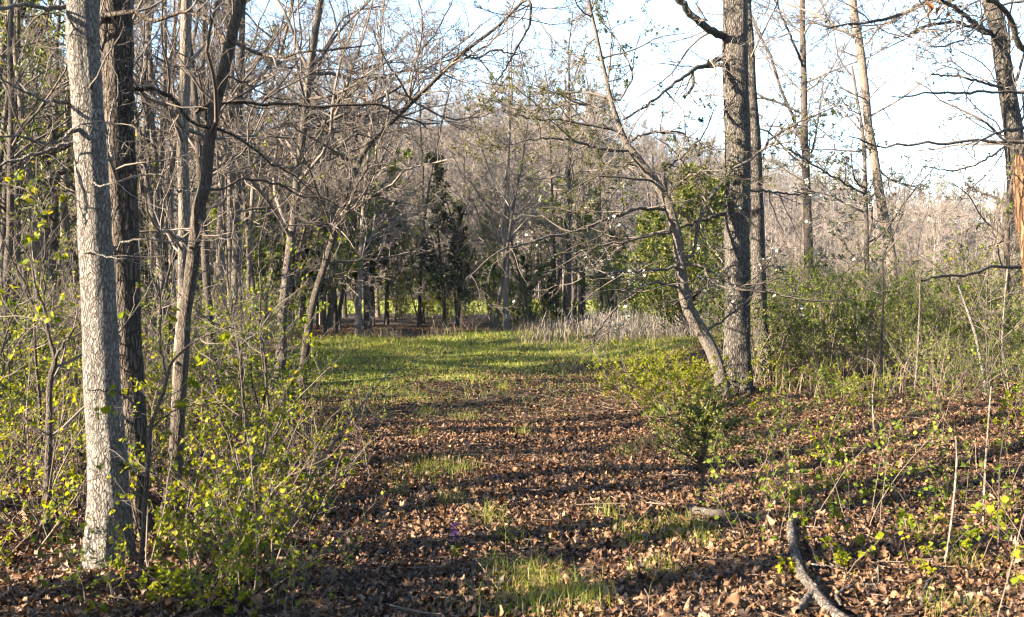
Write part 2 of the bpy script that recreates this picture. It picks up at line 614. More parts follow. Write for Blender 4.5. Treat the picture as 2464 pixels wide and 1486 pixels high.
def meadow(x, y):
    """where grass has taken over from the leaf litter"""
    left = -5.6 - 0.0 * y + 0.5 * np.sin(y * 0.6)
    right = 1.6 + 0.27 * np.clip(y - 15, 0, 40) + 0.6 * np.sin(y * 0.5 + 1)
    wav = 1.6 * np.sin(x * 0.8 + 0.5) + 0.25 * x
    a = (.25 * sstep(10.5, 15.0, y - wav * .8) + .75 * sstep(14.8, 21.0, y - wav * 1.3 + 1.2 * np.sin(x * 2.9 + y * 1.3))) * (.8 + .2 * np.sin(x * 1.9 + y * .9) * np.sin(y * 1.6 - x)) * sstep(left - 1.2, left + 1.0, x) * sstep(right + 1.6, right - 0.8, x) * sstep(0.8, -0.8, y - far_edge(x))
    far = sstep(56, 62, y) * sstep(112, 106, y)
    return np.maximum(a, far)


def build_ground():
    ys = np.concatenate([np.linspace(-60, -4, 20), np.linspace(-3, 45, 150), np.linspace(46, 330, 110), np.linspace(345, 1600, 20)])
    us = np.concatenate([np.linspace(-1, 1, 141)])
    X = np.sign(us) * (np.abs(us) ** 1.5)
    half = np.where(ys < 60, 60, np.minimum(60 + (ys - 60) * 1.2, 1600))
    GX = X[None, :] * half[:, None]
    GY = np.repeat(ys[:, None], len(us), 1)
    GZ = gh(GX, GY)
    V = np.stack([GX, GY, GZ], -1)
    r, c = len(ys), len(us)
    i = (np.arange(r - 1)[:, None] * c + np.arange(c - 1)[None, :]).ravel()
    Q = np.stack([i, i + 1, i + c + 1, i + c], -1)
    me = mk_mesh('ground', V, [Q], ground_mat())
    at = me.attributes.new('meadow', 'FLOAT', 'POINT')
    at.data.foreach_set('value', np.ascontiguousarray(meadow(GX, GY).ravel(), np.float32))
    tag(part('ground', me), kind='structure')


build_ground()


# ------------------------------------------------------------------ trees drawn one by one
def hero(name, label, d, pts, limbs=(), bark='bark_grey', twig='twig', n1=14, l1=(0.9, 2.2), t1=(0.25, 0.98), n2=7, n3=5, n4=2,
         sides=14, lean=0.0, ext=3.5, flare=0.45, category='tree', group=None, limb_up=0.02, up=0.03, wob=0.2, ang=62, flat=0.9, seed=1,
         limb_tw=5.0, leaves=None, wiggle=0.007):
    global rng
    rng = np.random.default_rng(seed * 77 + 5)
    n = len(pts)
    L = []
    vb, vt = pts[0][1], pts[-1][1]
    for (u, v, w) in pts:
        dd = d + lean * (vb - v) / max(vb - vt, 1)
        p = unp(u, v, dd)
        L.append((*p, 0.5 * w * dd / F))
    L = A(L)
    g = float(gh(L[0, 0], L[0, 1]))
    if abs(L[0, 2] - g) < 0.6:
        L[0, 2] = g - 0.06
    else:                                              # the foot is hidden: carry the trunk down to the ground
        L = np.vstack([[L[0, 0] + (L[0, 0] - L[1, 0]) * 0.15, L[0, 1], g - 0.06, L[0, 3] * 1.06], L])
    if ext and pts[-1][1] < 40:
        t = norm((L[-1, :3] - L[-2, :3])[None])[0]
        for k in range(1, 4):
            t = norm((t + A([rng.normal(0, .08), rng.normal(0, .08), .12]))[None])[0]
            q = L[-1, :3] + t * ext / 3
            L = np.vstack([L, [*q, L[-1, 3] * 0.72]])
    C = catmull(L, 40)
    hgt = C[:, 2] - g
    wv = rng.normal(0, wiggle, (40, 2))
    wv[1:-1] = (wv[:-2] + wv[1:-1] + wv[2:]) / 2
    C[:, :2] += wv * np.minimum(C[:, 3:4] * 12, 1.0)
    rad = C[:, 3] * (1 + flare * np.exp(-np.maximum(hgt, 0) / (C[0, 3] * 1.7 + .03)))
    base = A([L[0, 0], L[0, 1], g])
    root = empty(name, base)
    tag(root, label, category, group)
    mb = MB()
    if d < 18:
        nf = 130
        Cf = catmull(np.column_stack([C[:, :3], rad]), nf)
        V, Q = tubes(Cf[None, :, :3], Cf[None, :, 3], sides * 2)
        V = V.reshape(nf, sides * 2, 3)
        th = np.arange(sides * 2) / (sides * 2) * 2 * math.pi
        hz = Cf[:, 2:3]
        bump = sum(a * np.sin(k * th[None, :] + p + q * hz) for a, k, p, q in ((.045, 2, .3, 1.1), (.035, 3, 1.7, -.9), (.02, 5, .9, 2.6), (.014, 7, 2.2, -3.7), (.012, 11, .1, 5.0)))
        bump = bump + rng.normal(0, .012, bump.shape)
        bump *= (1 + 3.0 * np.exp(-np.maximum(hz - g, 0) / .18))
        V = Cf[:, None, :3] + (V - Cf[:, None, :3]) * (1 + bump)[..., None]
        mb.add(V, Q)
    else:
        mb.tubes(C[None, :, :3], rad[None], sides, 0.02)
    part('trunk', mb.mesh('trunk', M[bark], base), root)
    P0, R0 = C[None, :, :3], C[None, :, 3]
    minr = 0.00026 * d
    lv1, lr1 = spawn(P0, R0, n1, t1[0], t1[1], ang, 16, 0, n=9, wob=wob * .8, up=up, labs=l1, rr=.55, kr=.011, minr=minr * 1.4, flat=flat, shrink=.45)
    tw = MB()
    if len(lv1):
        tw.tubes(lv1, lr1, 5)
    allP, allR = [lv1], [lr1]
    for lm in limbs:
        drift = lm[0]
        lp = lm[1]
        Lp = []
        for k, (u, v, w) in enumerate(lp):
            dd = d + lean * 0.3 + drift * (k / (len(lp) - 1))
            Lp.append((*unp(u, v, dd), 0.43 * w * dd / F))
        Lp = A(Lp)
        i = np.argmin(np.linalg.norm(C[:, :3] - Lp[0, :3], axis=1))
        if np.linalg.norm(C[i, :3] - Lp[0, :3]) < 1.2:
            Lp = np.vstack([[*C[i, :3], Lp[0, 3] * 1.25], Lp])
        cc = catmull(Lp, 26)
        cc[1:, :3] += rng.normal(0, 0.0045, (25, 3)) * np.minimum(d / 6, 2.0)
        lb = MB()
        rr_ = np.maximum(cc[:, 3], minr * 1.4)
        lb.tubes(cc[None, :, :3], rr_[None], 9, 0.05)
        part('limb', lb.mesh('limb', M[bark], base), root)
        ln = float(plen(cc[None, :, :3])[0])
        cP, cR = spawn(cc[None, :, :3], rr_[None], int(ln * limb_tw) + 2, .12, 1.0, 50, 18, 0, n=8, wob=wob, up=limb_up,
                       labs=(0.25 * l1[0], 0.55 * l1[1]), rr=.6, minr=minr * 1.2, shrink=.3, flat=flat)
        tw.tubes(cP, cR, 4)
        pad = np.zeros((len(cP), 9, 3))
        # resample to nine points so that all first-order branches share one array
        s = np.linspace(0, 7, 9)
        i0 = np.clip(s.astype(int), 0, 6)
        fr = (s - i0)[None, :, None]
        pad = cP[:, i0] * (1 - fr) + cP[:, i0 + 1] * fr
        padr = cR[:, i0] * (1 - fr[..., 0]) + cR[:, i0 + 1] * fr[..., 0]
        allP.append(pad)
        allR.append(padr)
    P1, R1 = np.concatenate(allP), np.concatenate(allR)
    ln = plen(P1)
    c2 = np.maximum((ln / 1.6 * n2).round(), 2).astype(int)
    P2, R2 = spawn(P1, R1, c2, .15, 1, 48, 16, .42, n=6, wob=wob, up=up, minr=minr, flat=flat)
    tw.tubes(P2, R2, 4)
    ends = P2
    if n3:
        P3, R3 = spawn(P2, R2, n3, .15, 1, 45, 16, .45, n=5, wob=wob, up=up, minr=minr)
        tw.tubes(P3, R3, 3)
        ends = P3
        if n4:
            P4, R4 = spawn(P3, R3, n4, .2, 1, 42, 14, .5, n=4, wob=wob, up=up, minr=minr)
            tw.tubes(P4, R4, 3)
            ends = P4
    part('crown', tw.mesh('crown', M[twig], base), root)
    if leaves:
        for lname, mat, frac, per, size, tm, zt in leaves:
            lm = MB()
            e = ends[rng.random(len(ends)) < frac]
            if zt is not None:
                e = e[zt(e[:, -1])]
            leaves_on(lm, e, per, size, tm, t0=.6, spread=.7, end_bias=2.0)
            if lm.n:
                part(lname, lm.mesh(lname, M[mat], base), root)
    return root


hero('tree', 'tall pale grey trunk with fine cracked bark, thickest at the left', 5.5,
     [(266, 1390, 94), (260, 1150, 86), (250, 950, 81), (240, 743, 77), (226, 480, 75), (212, 250, 74), (200, 0, 75)],
     [(-.6, [(160, 15, 14), (115, 20, 13), (65, 12, 11), (0, 20, 10), (-120, 5, 7)]),
      (-.5, [(172, 250, 12), (135, 245, 10), (100, 243, 8), (65, 222, 7), (0, 190, 6), (-80, 150, 4)]),
      (-.3, [(180, 345, 13), (135, 355, 11), (100, 368, 10), (55, 382, 9), (0, 398, 8), (-90, 430, 5)]),
      (-.7, [(212, 315, 13), (170, 318, 11), (150, 338, 9), (100, 345, 8), (55, 330, 7), (0, 328, 6)]),
      (-.5, [(205, 430, 4), (225, 442, 5), (265, 445, 5), (310, 432, 4), (360, 420, 3), (440, 430, 2)]),
      (-.4, [(275, 618, 8), (290, 586, 6), (325, 577, 5), (400, 580, 4), (475, 581, 4), (560, 575, 2)]),
      (.5, [(255, 390, 8), (270, 380, 8), (262, 330, 5), (268, 260, 5), (275, 238, 4)]),
      (-.3, [(198, 618, 5), (215, 606, 4), (265, 622, 3), (340, 625, 2)])],
     'bark_pale', wiggle=.003, n1=5, l1=(.5, 1.3), t1=(.35, .9), n2=6, n3=3, n4=1, sides=22, flare=.2, seed=1, limb_tw=3.0)
hero('tree', 'dark deeply furrowed trunk standing close behind the pale grey trunk', 6.4,
     [(330, 1285, 70), (318, 1000, 66), (308, 743, 64), (294, 450, 66), (281, 220, 66), (270, 0, 70)],
     [(-.8, [(240, 62, 14), (222, 56, 15), (225, 42, 14), (262, 36, 15), (300, 33, 14), (322, 26, 12), (350, 46, 11), (385, 50, 11), (425, 30, 10), (460, 33, 9), (510, 55, 10), (530, 88, 10),
             (565, 110, 9), (625, 132, 9), (665, 138, 8), (700, 134, 7), (750, 120, 6), (822, 118, 5), (900, 100, 3)]),
      (.5, [(285, 220, 12), (325, 215, 12), (375, 220, 11), (425, 241, 11), (440, 270, 10), (467, 300, 9), (525, 311, 8), (562, 327, 8), (600, 352, 7), (650, 390, 6), (702, 421, 5), (760, 470, 3)])],
     'bark_dark', n1=8, l1=(.7, 1.7), t1=(.3, .95), n2=6, n3=3, n4=1, sides=20, flare=.25, seed=2, limb_tw=4.0)
hero('tree', 'dark slim trunk leaning right as it rises, crossing a paler trunk', 6.7,
     [(408, 1262, 36), (418, 1143, 32), (430, 993, 31), (441, 843, 30), (447, 743, 29), (461, 650, 30), (480, 500, 29), (496, 440, 28), (503, 350, 28), (521, 240, 28), (551, 110, 27), (581, 0, 25)],
     [(.8, [(470, 268, 8), (545, 246, 9), (625, 250, 9), (700, 252, 8), (820, 257, 8), (905, 251, 7), (961, 276, 6), (1021, 300, 5), (1056, 295, 3)]),
      (.6, [(500, 455, 8), (540, 452, 7), (575, 435, 7), (620, 433, 7), (680, 447, 6), (715, 470, 5), (780, 480, 4), (860, 520, 3)]),
      (-.5, [(497, 280, 6), (492, 240, 6), (478, 180, 5), (450, 140, 4), (420, 128, 3)]),
      (.5, [(520, 200, 7), (540, 184, 6), (580, 195, 5), (640, 230, 4), (700, 240, 3)])],
     'bark_slim', 'twig_dark', n1=10, l1=(.8, 2.0), t1=(.35, .98), n2=7, n3=4, n4=1, seed=3, limb_tw=4.0)
hero('tree', 'slim sunlit trunk with warm flaky bark behind the dark leaning trunk', 8.7,
     [(424, 1130, 36), (428, 1000, 34), (433, 850, 30), (438, 743, 28), (444, 550, 27), (443, 450, 26), (440, 350, 25), (444, 225, 24), (449, 0, 24)],
     [(.5, [(445, 470, 7), (470, 455, 6), (490, 448, 5)]), (-.6, [(436, 470, 7), (400, 430, 5), (360, 410, 4), (330, 395, 3)])],
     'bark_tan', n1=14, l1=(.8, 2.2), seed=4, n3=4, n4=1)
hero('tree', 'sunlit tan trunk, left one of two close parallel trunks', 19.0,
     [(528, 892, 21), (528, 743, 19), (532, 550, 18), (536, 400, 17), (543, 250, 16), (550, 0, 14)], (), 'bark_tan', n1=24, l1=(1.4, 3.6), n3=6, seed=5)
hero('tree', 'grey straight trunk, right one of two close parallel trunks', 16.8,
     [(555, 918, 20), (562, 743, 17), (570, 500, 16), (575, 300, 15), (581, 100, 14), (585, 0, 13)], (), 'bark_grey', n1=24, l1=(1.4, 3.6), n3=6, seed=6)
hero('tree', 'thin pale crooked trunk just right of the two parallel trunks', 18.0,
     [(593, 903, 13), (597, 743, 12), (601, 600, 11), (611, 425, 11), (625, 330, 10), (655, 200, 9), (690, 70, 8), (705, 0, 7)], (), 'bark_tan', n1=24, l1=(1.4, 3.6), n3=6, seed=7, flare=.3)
hero('tree', 'straight grey trunk at the left edge of the meadow', 15.3,
     [(666, 940, 30), (676, 843, 24), (681, 743, 21), (697, 600, 20), (716, 425, 19), (731, 300, 18), (751, 120, 17), (771, 0, 16)],
     [(1.0, [(700, 490, 6), (740, 470, 6), (800, 500, 5), (850, 560, 3)]), (-1.0, [(720, 400, 7), (760, 340, 6), (800, 270, 5), (850, 220, 4), (905, 180, 3), (1000, 160, 2)])],
     'bark_grey', n1=36, l1=(1.4, 4.2), n3=6, seed=8, flat=.5)
hero('tree', 'arching slender tree leaning far right over the meadow edge', 15.0,
     [(721, 947, 22), (736, 843, 19), (751, 743, 17), (786, 625, 16), (821, 510, 15), (836, 450, 14), (856, 412, 14), (886, 350, 13), (971, 265, 12), (1040, 200, 10), (1111, 130, 9), (1196, 65, 7), (1246, 15, 5)],
     [(1.2, [(845, 430, 8), (820, 380, 6), (790, 300, 6), (815, 245, 6), (886, 200, 5), (950, 177, 5), (1041, 158, 4), (1120, 130, 3)]),
      (-1.2, [(820, 510, 7), (870, 470, 5), (930, 468, 4), (1000, 430, 3)]),
      (.6, [(971, 265, 7), (1000, 200, 6), (1010, 130, 5), (1060, 60, 4), (1090, 0, 3)]),
      (-.8, [(1246, 15, 8), (1272, 0, 8), (1276, 50, 7), (1252, 100, 6), (1226, 148, 5), (1208, 180, 4), (1188, 205, 2)]),
      (.8, [(1111, 130, 7), (1150, 140, 6), (1190, 120, 5), (1230, 130, 4), (1262, 128, 3)]),
      (.5, [(770, 680, 4), (820, 660, 4), (870, 650, 3), (920, 680, 2)])],
     'bark_slim', n1=34, l1=(1.2, 3.4), n3=6, seed=9, ext=1.2, flat=.8, t1=(.2, 1))

hero('oak_tree', 'large rough-barked oak trunk standing right of the meadow', 13.9,
     [(1768, 966, 74), (1772, 880, 64), (1774, 743, 61), (1775, 550, 60), (1773, 370, 59), (1771, 180, 57), (1770, 0, 55)],
     [(-.8, [(1748, 88, 24), (1720, 78, 22), (1693, 60, 20), (1665, 38, 19), (1643, 15, 18), (1617, -20, 16), (1580, -70, 12)]),
      (-1.4, [(1748, 135, 14), (1708, 156, 13), (1672, 166, 11), (1643, 190, 9), (1601, 220, 8), (1566, 246, 7), (1500, 290, 5)]),
      (-.6, [(1672, 166, 10), (1668, 200, 9), (1650, 230, 7), (1642, 232, 5)]),
      (.8, [(1798, 460, 6), (1850, 462, 6), (1900, 468, 5), (1960, 466, 3)]),
      (-.7, [(1745, 515, 12), (1715, 522, 11), (1680, 535, 9), (1642, 545, 8), (1600, 560, 5)])],
     'bark_oak', n1=14, l1=(1.2, 3.2), t1=(.62, .98), n2=7, n3=4, n4=2, sides=24, flare=.28, seed=10, limb_tw=3)
hero('tree', 'slimmer grey trunk just right of the large rough oak', 15.0,
     [(1836, 944, 42), (1834, 850, 39), (1828, 743, 37), (1822, 520, 34), (1818, 375, 31), (1809, 250, 27), (1803, 100, 22), (1798, 0, 18)], (),
     'bark_oak', n1=12, l1=(1.0, 2.4), t1=(.5, .98), seed=11, flare=.15)
dog_zt_up = lambda e: e[:, 2] > 2.55
dog_zt_lo = lambda e: (e[:, 2] < 2.9) & (e[:, 2] > 1.05) & (np.sin(e[:, 0] * 5.1 + 1) + np.sin(e[:, 1] * 4.3) + np.sin(e[:, 2] * 9.7 + e[:, 0] * 2) >.5)


def cross_flower():
    V = [(0, 0, 0)]
    T = []
    for k in range(4):
        a = k * math.pi / 2
        c, s = math.cos(a), math.sin(a)
        b = len(V)
        for (x, y, z) in ((-.24, .3, .05), (0, .55, .1), (.24, .3, .05)):
            V.append((x * c - y * s, x * s + y * c, z))
        T += [(0, b, b + 1), (0, b + 1, b + 2)]
    return A(V), None, A(T)


hero('dogwood_tree', 'leaning flowering dogwood with white blossom, its foot against the rough oak', 13.2,
     [(1752, 948, 36), (1719, 855, 31), (1674, 775, 30), (1653, 730, 28), (1641, 675, 27), (1631, 575, 24), (1616, 515, 23), (1601, 475, 22), (1571, 430, 22), (1536, 385, 20), (1506, 345, 17), (1486, 295, 14),
      (1471, 250, 11), (1461, 200, 10), (1446, 135, 9), (1431, 65, 8), (1416, 0, 7)],
     [(.8, [(1476, 280, 8), (1421, 255, 8), (1371, 252, 7), (1316, 262, 6), (1246, 260, 5), (1196, 245, 4), (1146, 235, 3)]),
      (-.5, [(1486, 315, 7), (1421, 302, 7), (1351, 290, 6), (1286, 287, 5), (1221, 272, 3)]),
      (-1.2, [(1516, 362, 8), (1461, 362, 8), (1411, 350, 7), (1361, 336, 6), (1296, 335, 5), (1221, 350, 3)]),
      (-1.6, [(1601, 500, 11), (1546, 500, 11), (1496, 515, 10), (1431, 540, 9), (1371, 560, 8), (1311, 575, 7), (1246, 590, 6), (1191, 612, 5), (1121, 672, 3)]),
      (-.8, [(1616, 557, 8), (1571, 565, 7), (1521, 580, 7), (1451, 590, 6), (1401, 605, 5), (1351, 608, 3)]),
      (-1.4, [(1636, 642, 9), (1581, 650, 8), (1496, 655, 7), (1416, 665, 6), (1361, 645, 4), (1300, 660, 3)]),
      (-2.0, [(1630, 690, 8), (1580, 680, 7), (1530, 700, 7), (1480, 745, 6), (1445, 790, 5), (1430, 830, 4), (1460, 905, 2)]),
      (.6, [(1636, 620, 11), (1662, 618, 10), (1675, 590, 9), (1680, 540, 9), (1703, 490, 9), (1733, 445, 9), (1763, 408, 8), (1808, 385, 8), (1853, 340, 7), (1893, 310, 6), (1943, 285, 5), (2013, 255, 3)]),
      (-.6, [(1608, 470, 9), (1641, 437, 8), (1688, 412, 7), (1738, 410, 4)]),
      (-.5, [(1640, 640, 9), (1690, 640, 8), (1715, 680, 8), (1760, 695, 7), (1830, 700, 6), (1900, 715, 5), (1960, 725, 5), (2040, 720, 4), (2100, 690, 2)]),
      (.5, [(1490, 240, 6), (1520, 190, 6), (1512, 150, 5), (1480, 90, 4), (1440, 40, 3)]),
      (.8, [(1530, 330, 6), (1580, 320, 6), (1640, 320, 5), (1660, 340, 4)]),
      (1.0, [(1700, 800, 8), (1740, 770, 6), (1800, 720, 5), (1850, 640, 4), (1900, 660, 2)]),
      (.7, [(1616, 500, 7), (1600, 420, 6), (1640, 380, 5), (1690, 330, 4), (1720, 260, 3)])],
     'bark_grey', 'twig_dark', n1=22, l1=(.9, 2.6), t1=(.45, 1), n2=6, n3=4, n4=2, seed=12, flare=.12, ext=1.2, flat=.45, up=.015, limb_tw=4.5,
     leaves=[('leaves', 'bud', .95, 4, (.02, .042), small_leaf(.28), dog_zt_up), ('leaves', 'leaf_olive', .3, 3, (.02, .038), small_leaf(.28), None),
             ('blossom', 'blossom', .5, 1, (.025, .05), cross_flower(), dog_zt_lo)])
hero('tree', 'straight tree with dark lower trunk rising from the right-hand thicket', 25.0,
     [(1946, 800, 24), (1945, 650, 22), (1944, 550, 21), (1941, 450, 19), (1938, 375, 17), (1935, 250, 15), (1933, 150, 14), (1930, 0, 13)],
     [(1.2, [(1938, 385, 9), (1915, 300, 9), (1885, 230, 8), (1855, 140, 8), (1830, 90, 7), (1805, 30, 6)]), (-1.2, [(1933, 165, 8), (1920, 130, 7), (1895, 70, 6), (1865, 0, 5)]),
      (1.2, [(1941, 400, 7), (1960, 340, 6), (1970, 280, 5), (1980, 200, 4)])],
     'bark_slim', n1=22, l1=(1.6, 4.0), t1=(.2, .98), seed=13, flat=.6)
hero('tree', 'tan trunk leaning left as it rises above the right-hand thicket', 21.0,
     [(2168, 840, 28), (2159, 743, 26), (2148, 650, 25), (2138, 575, 25), (2123, 500, 23), (2113, 450, 22), (2103, 375, 21), (2089, 300, 20), (2079, 200, 19), (2068, 100, 19), (2052, 0, 18)],
     [(1.0, [(2070, 100, 8), (2020, 70, 7), (1950, 30, 6), (1890, 10, 4)]), (1.0, [(2105, 400, 5), (2140, 430, 5), (2200, 450, 4), (2220, 460, 3)])],
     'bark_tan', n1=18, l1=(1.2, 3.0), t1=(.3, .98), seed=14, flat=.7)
hero('tree', 'thin straight grey stem just left of the leaning tan trunk', 20.0,
     [(2092, 866, 13), (2088, 743, 12), (2084, 575, 12), (2083, 470, 10), (2078, 350, 9), (2068, 270, 7), (2050, 160, 5)],
     [(-.8, [(2080, 620, 5), (2040, 650, 5), (1990, 690, 4), (1940, 700, 3)]), (-1.0, [(2083, 470, 6), (2030, 440, 5), (1960, 400, 5), (1900, 360, 4)])],
     'bark_grey', 'twig_dark', n1=18, l1=(1.0, 2.6), t1=(.35, .98), seed=15, ext=0, flat=.35,
     leaves=[('leaves', 'leaf_olive', .4, 3, (.04, .07), small_leaf(.28), None), ('blossom', 'blossom', .16, 1, (.07, .11), cross_flower(), lambda e: e[:, 2] < 4.2)])
hero('tree', 'thick grey trunk near the right edge with spreading dead limbs', 17.0,
     [(2458, 892, 48), (2452, 743, 44), (2448, 500, 44), (2443, 380, 44), (2437, 300, 43), (2423, 200, 41), (2404, 75, 38), (2384, 0, 36)],
     [(-1.5, [(2385, 78, 14), (2343, 55, 13), (2313, 30, 12), (2283, 10, 10), (2240, -10, 6)]),
      (-2.5, [(2388, 85, 9), (2300, 53, 9), (2225, 65, 8), (2180, 85, 6), (2150, 92, 4)]),
      (-2.0, [(2270, 5, 9), (2233, 0, 9), (2183, 30, 9), (2143, 42, 9), (2093, 55, 8), (2043, 57, 7), (1988, 72, 4)]),
      (-1.0, [(2425, 215, 9), (2380, 205, 7), (2310, 185, 6), (2240, 180, 4)]),
      (1.0, [(2450, 520, 9), (2400, 480, 8), (2360, 465, 6), (2320, 440, 4)]),
      (-.8, [(2440, 330, 7), (2380, 380, 6), (2300, 410, 5), (2220, 400, 3)])],
     'bark_oak', n1=18, l1=(1.2, 3.2), t1=(.35, .98), seed=16, sides=18, flat=.8,
     leaves=[('leaves', 'leaf_olive', .05, 2, (.04, .07), small_leaf(.28), None)])
hero('sapling', 'thin dark sapling in front of the thick right-hand grey trunk', 15.5,
     [(2420, 880, 14), (2419, 743, 13), (2422, 640, 12), (2424, 520, 11), (2440, 420, 8), (2470, 330, 6)], (), 'bark_slim', 'twig_dark', n1=18, l1=(.7, 1.8), ext=0, seed=17, flat=.6,
     leaves=[('leaves', 'leaf_green', .25, 3, (.03, .06), small_leaf(.3), None)])
hero('dead_tree', 'broken orange-brown dead trunk leaning in at the right edge', 5.6,
     [(2560, 1420, 70), (2530, 1100, 62), (2500, 800, 54), (2482, 620, 48), (2466, 500, 44), (2462, 420, 36), (2456, 385, 28), (2452, 368, 14)],
     (), 'bark_dead', n1=0, n2=0, n3=0, ext=0, seed=18, sides=20, flare=.1, category='dead tree', wiggle=.02) if False else None
hero('tree', 'near tree at the right edge holding bare horizontal grey limbs', 6.2,
     [(2650, 1340, 90), (2645, 900, 80), (2640, 500, 76), (2630, 200, 72), (2600, -100, 66)],
     [(-.6, [(2632, 350, 14), (2560, 345, 11), (2464, 343, 10), (2390, 340, 9), (2332, 338, 8), (2277, 345, 8), (2218, 345, 7), (2168, 350, 7), (2108, 350, 5), (2078, 340, 5), (2040, 328, 3)]),
      (-.9, [(2632, 230, 13), (2540, 225, 10), (2464, 222, 9), (2392, 222, 8), (2342, 220, 8), (2300, 226, 7), (2243, 222, 6), (2193, 234, 5), (2142, 228, 3)]),
      (-1.0, [(2640, 640, 12), (2560, 636, 11), (2464, 640, 10), (2383, 643, 9), (2343, 660, 9), (2278, 666, 8), (2248, 668, 7), (2218, 675, 6)]),
      (-1.0, [(2632, 320, 14), (2540, 300, 13), (2464, 310, 11), (2420, 316, 9), (2380, 330, 7), (2340, 352, 5), (2345, 375, 4)]),
      (-.8, [(2620, 230, 22), (2540, 150, 20), (2464, 118, 18), (2432, 50, 15), (2405, 15, 13), (2380, -4, 12), (2330, -60, 8)]),
      (-.8, [(2405, 15, 7), (2365, 55, 6), (2330, 85, 5), (2290, 108, 5), (2235, 114, 3)])],
     'bark_grey', 'twig_dark', n1=5, l1=(.5, 1.2), t1=(.4, .9), n2=4, n3=2, n4=0, sides=20, seed=19, limb_tw=1.6)


def wood_pole(name, label, cat, pts, d, bark, group=None, parts=(), seed=1, k=10, rough=.06):
    """a stem given by image points, each with its own depth"""
    global rng
    rng = np.random.default_rng(900 + seed)
    L = A([(*unp(u, v, dd), .5 * w * dd / F) for (u, v, w, dd) in pts])
    C = catmull(L, 36)
    base = A([L[0, 0], L[0, 1], float(gh(L[0, 0], L[0, 1]))])
    mb = MB()
    mb.tubes(C[None, :, :3], C[None, :, 3], k, rough)
    me = mb.mesh(name, M[bark], base)
    o = part(name, me)
    o.location = base
    return tag(o, label, cat, group), C, base


wood_pole('dead_tree', 'broken orange-brown dead trunk leaning in at the right edge', 'dead tree',
          [(2600, 1500, 90, 5.2), (2560, 1200, 80, 5.25), (2520, 850, 66, 5.3), (2490, 640, 56, 5.35), (2468, 520, 46, 5.4), (2460, 440, 38, 5.4), (2456, 392, 32, 5.4), (2450, 372, 10, 5.4)], 5.3, 'bark_dead', seed=2, k=18, rough=.07)


# ------------------------------------------------------------------ saplings and leaning stems near the camera
hero('sapling', 'slender bare sapling forking low in front of the dark furrowed trunk', 5.1,
     [(338, 1452, 12), (342, 1330, 11), (351, 1190, 11), (359, 1090, 11), (362, 1035, 11), (378, 985, 8), (395, 940, 8), (404, 900, 7), (415, 872, 6), (440, 845, 5), (458, 830, 5), (495, 808, 4), (530, 795, 3), (592, 768, 2)],
     [(-.2, [(360, 1040, 7), (335, 990, 6), (312, 965, 6), (280, 945, 5), (245, 940, 4), (205, 938, 2)]), (.2, [(362, 1035, 6), (400, 1000, 5), (450, 980, 4), (510, 972, 3), (560, 975, 2)]),
      (.1, [(400, 910, 6), (390, 860, 5), (385, 800, 5), (388, 743, 4), (380, 690, 3), (340, 650, 2)])],
     'bark_slim', n1=6, l1=(.2, .55), n2=5, n3=2, n4=0, seed=30, ext=0, flare=.1, limb_tw=2.5, t1=(.15, .95), sides=8,
     leaves=[('leaves', 'leaf_yellow', .3, 3, (.03, .055), leaf_template(), None)])
hero('sapling', 'crooked forked sapling at the left edge above yellow-green shrubs', 6.0,
     [(112, 1330, 20), (116, 1150, 16), (119, 1040, 14), (119, 945, 13), (124, 900, 13), (132, 868, 12), (122, 825, 9), (113, 790, 8), (108, 750, 7), (85, 690, 6), (70, 620, 4), (20, 560, 3)],
     [(-.2, [(132, 868, 10), (150, 835, 8), (166, 808, 7), (190, 780, 5), (230, 740, 3)]), (.3, [(108, 750, 5), (105, 680, 5), (108, 560, 4), (80, 470, 3), (0, 440, 2)]), (.3, [(120, 800, 5), (70, 790, 4), (10, 850, 3)])],
     'bark_slim', n1=7, l1=(.4, 1.1), n2=6, n3=3, n4=1, seed=31, ext=0, flare=.1, sides=9, t1=(.3, 1),
     leaves=[('leaves', 'leaf_yellow', .35, 3, (.03, .06), leaf_template(), None)])
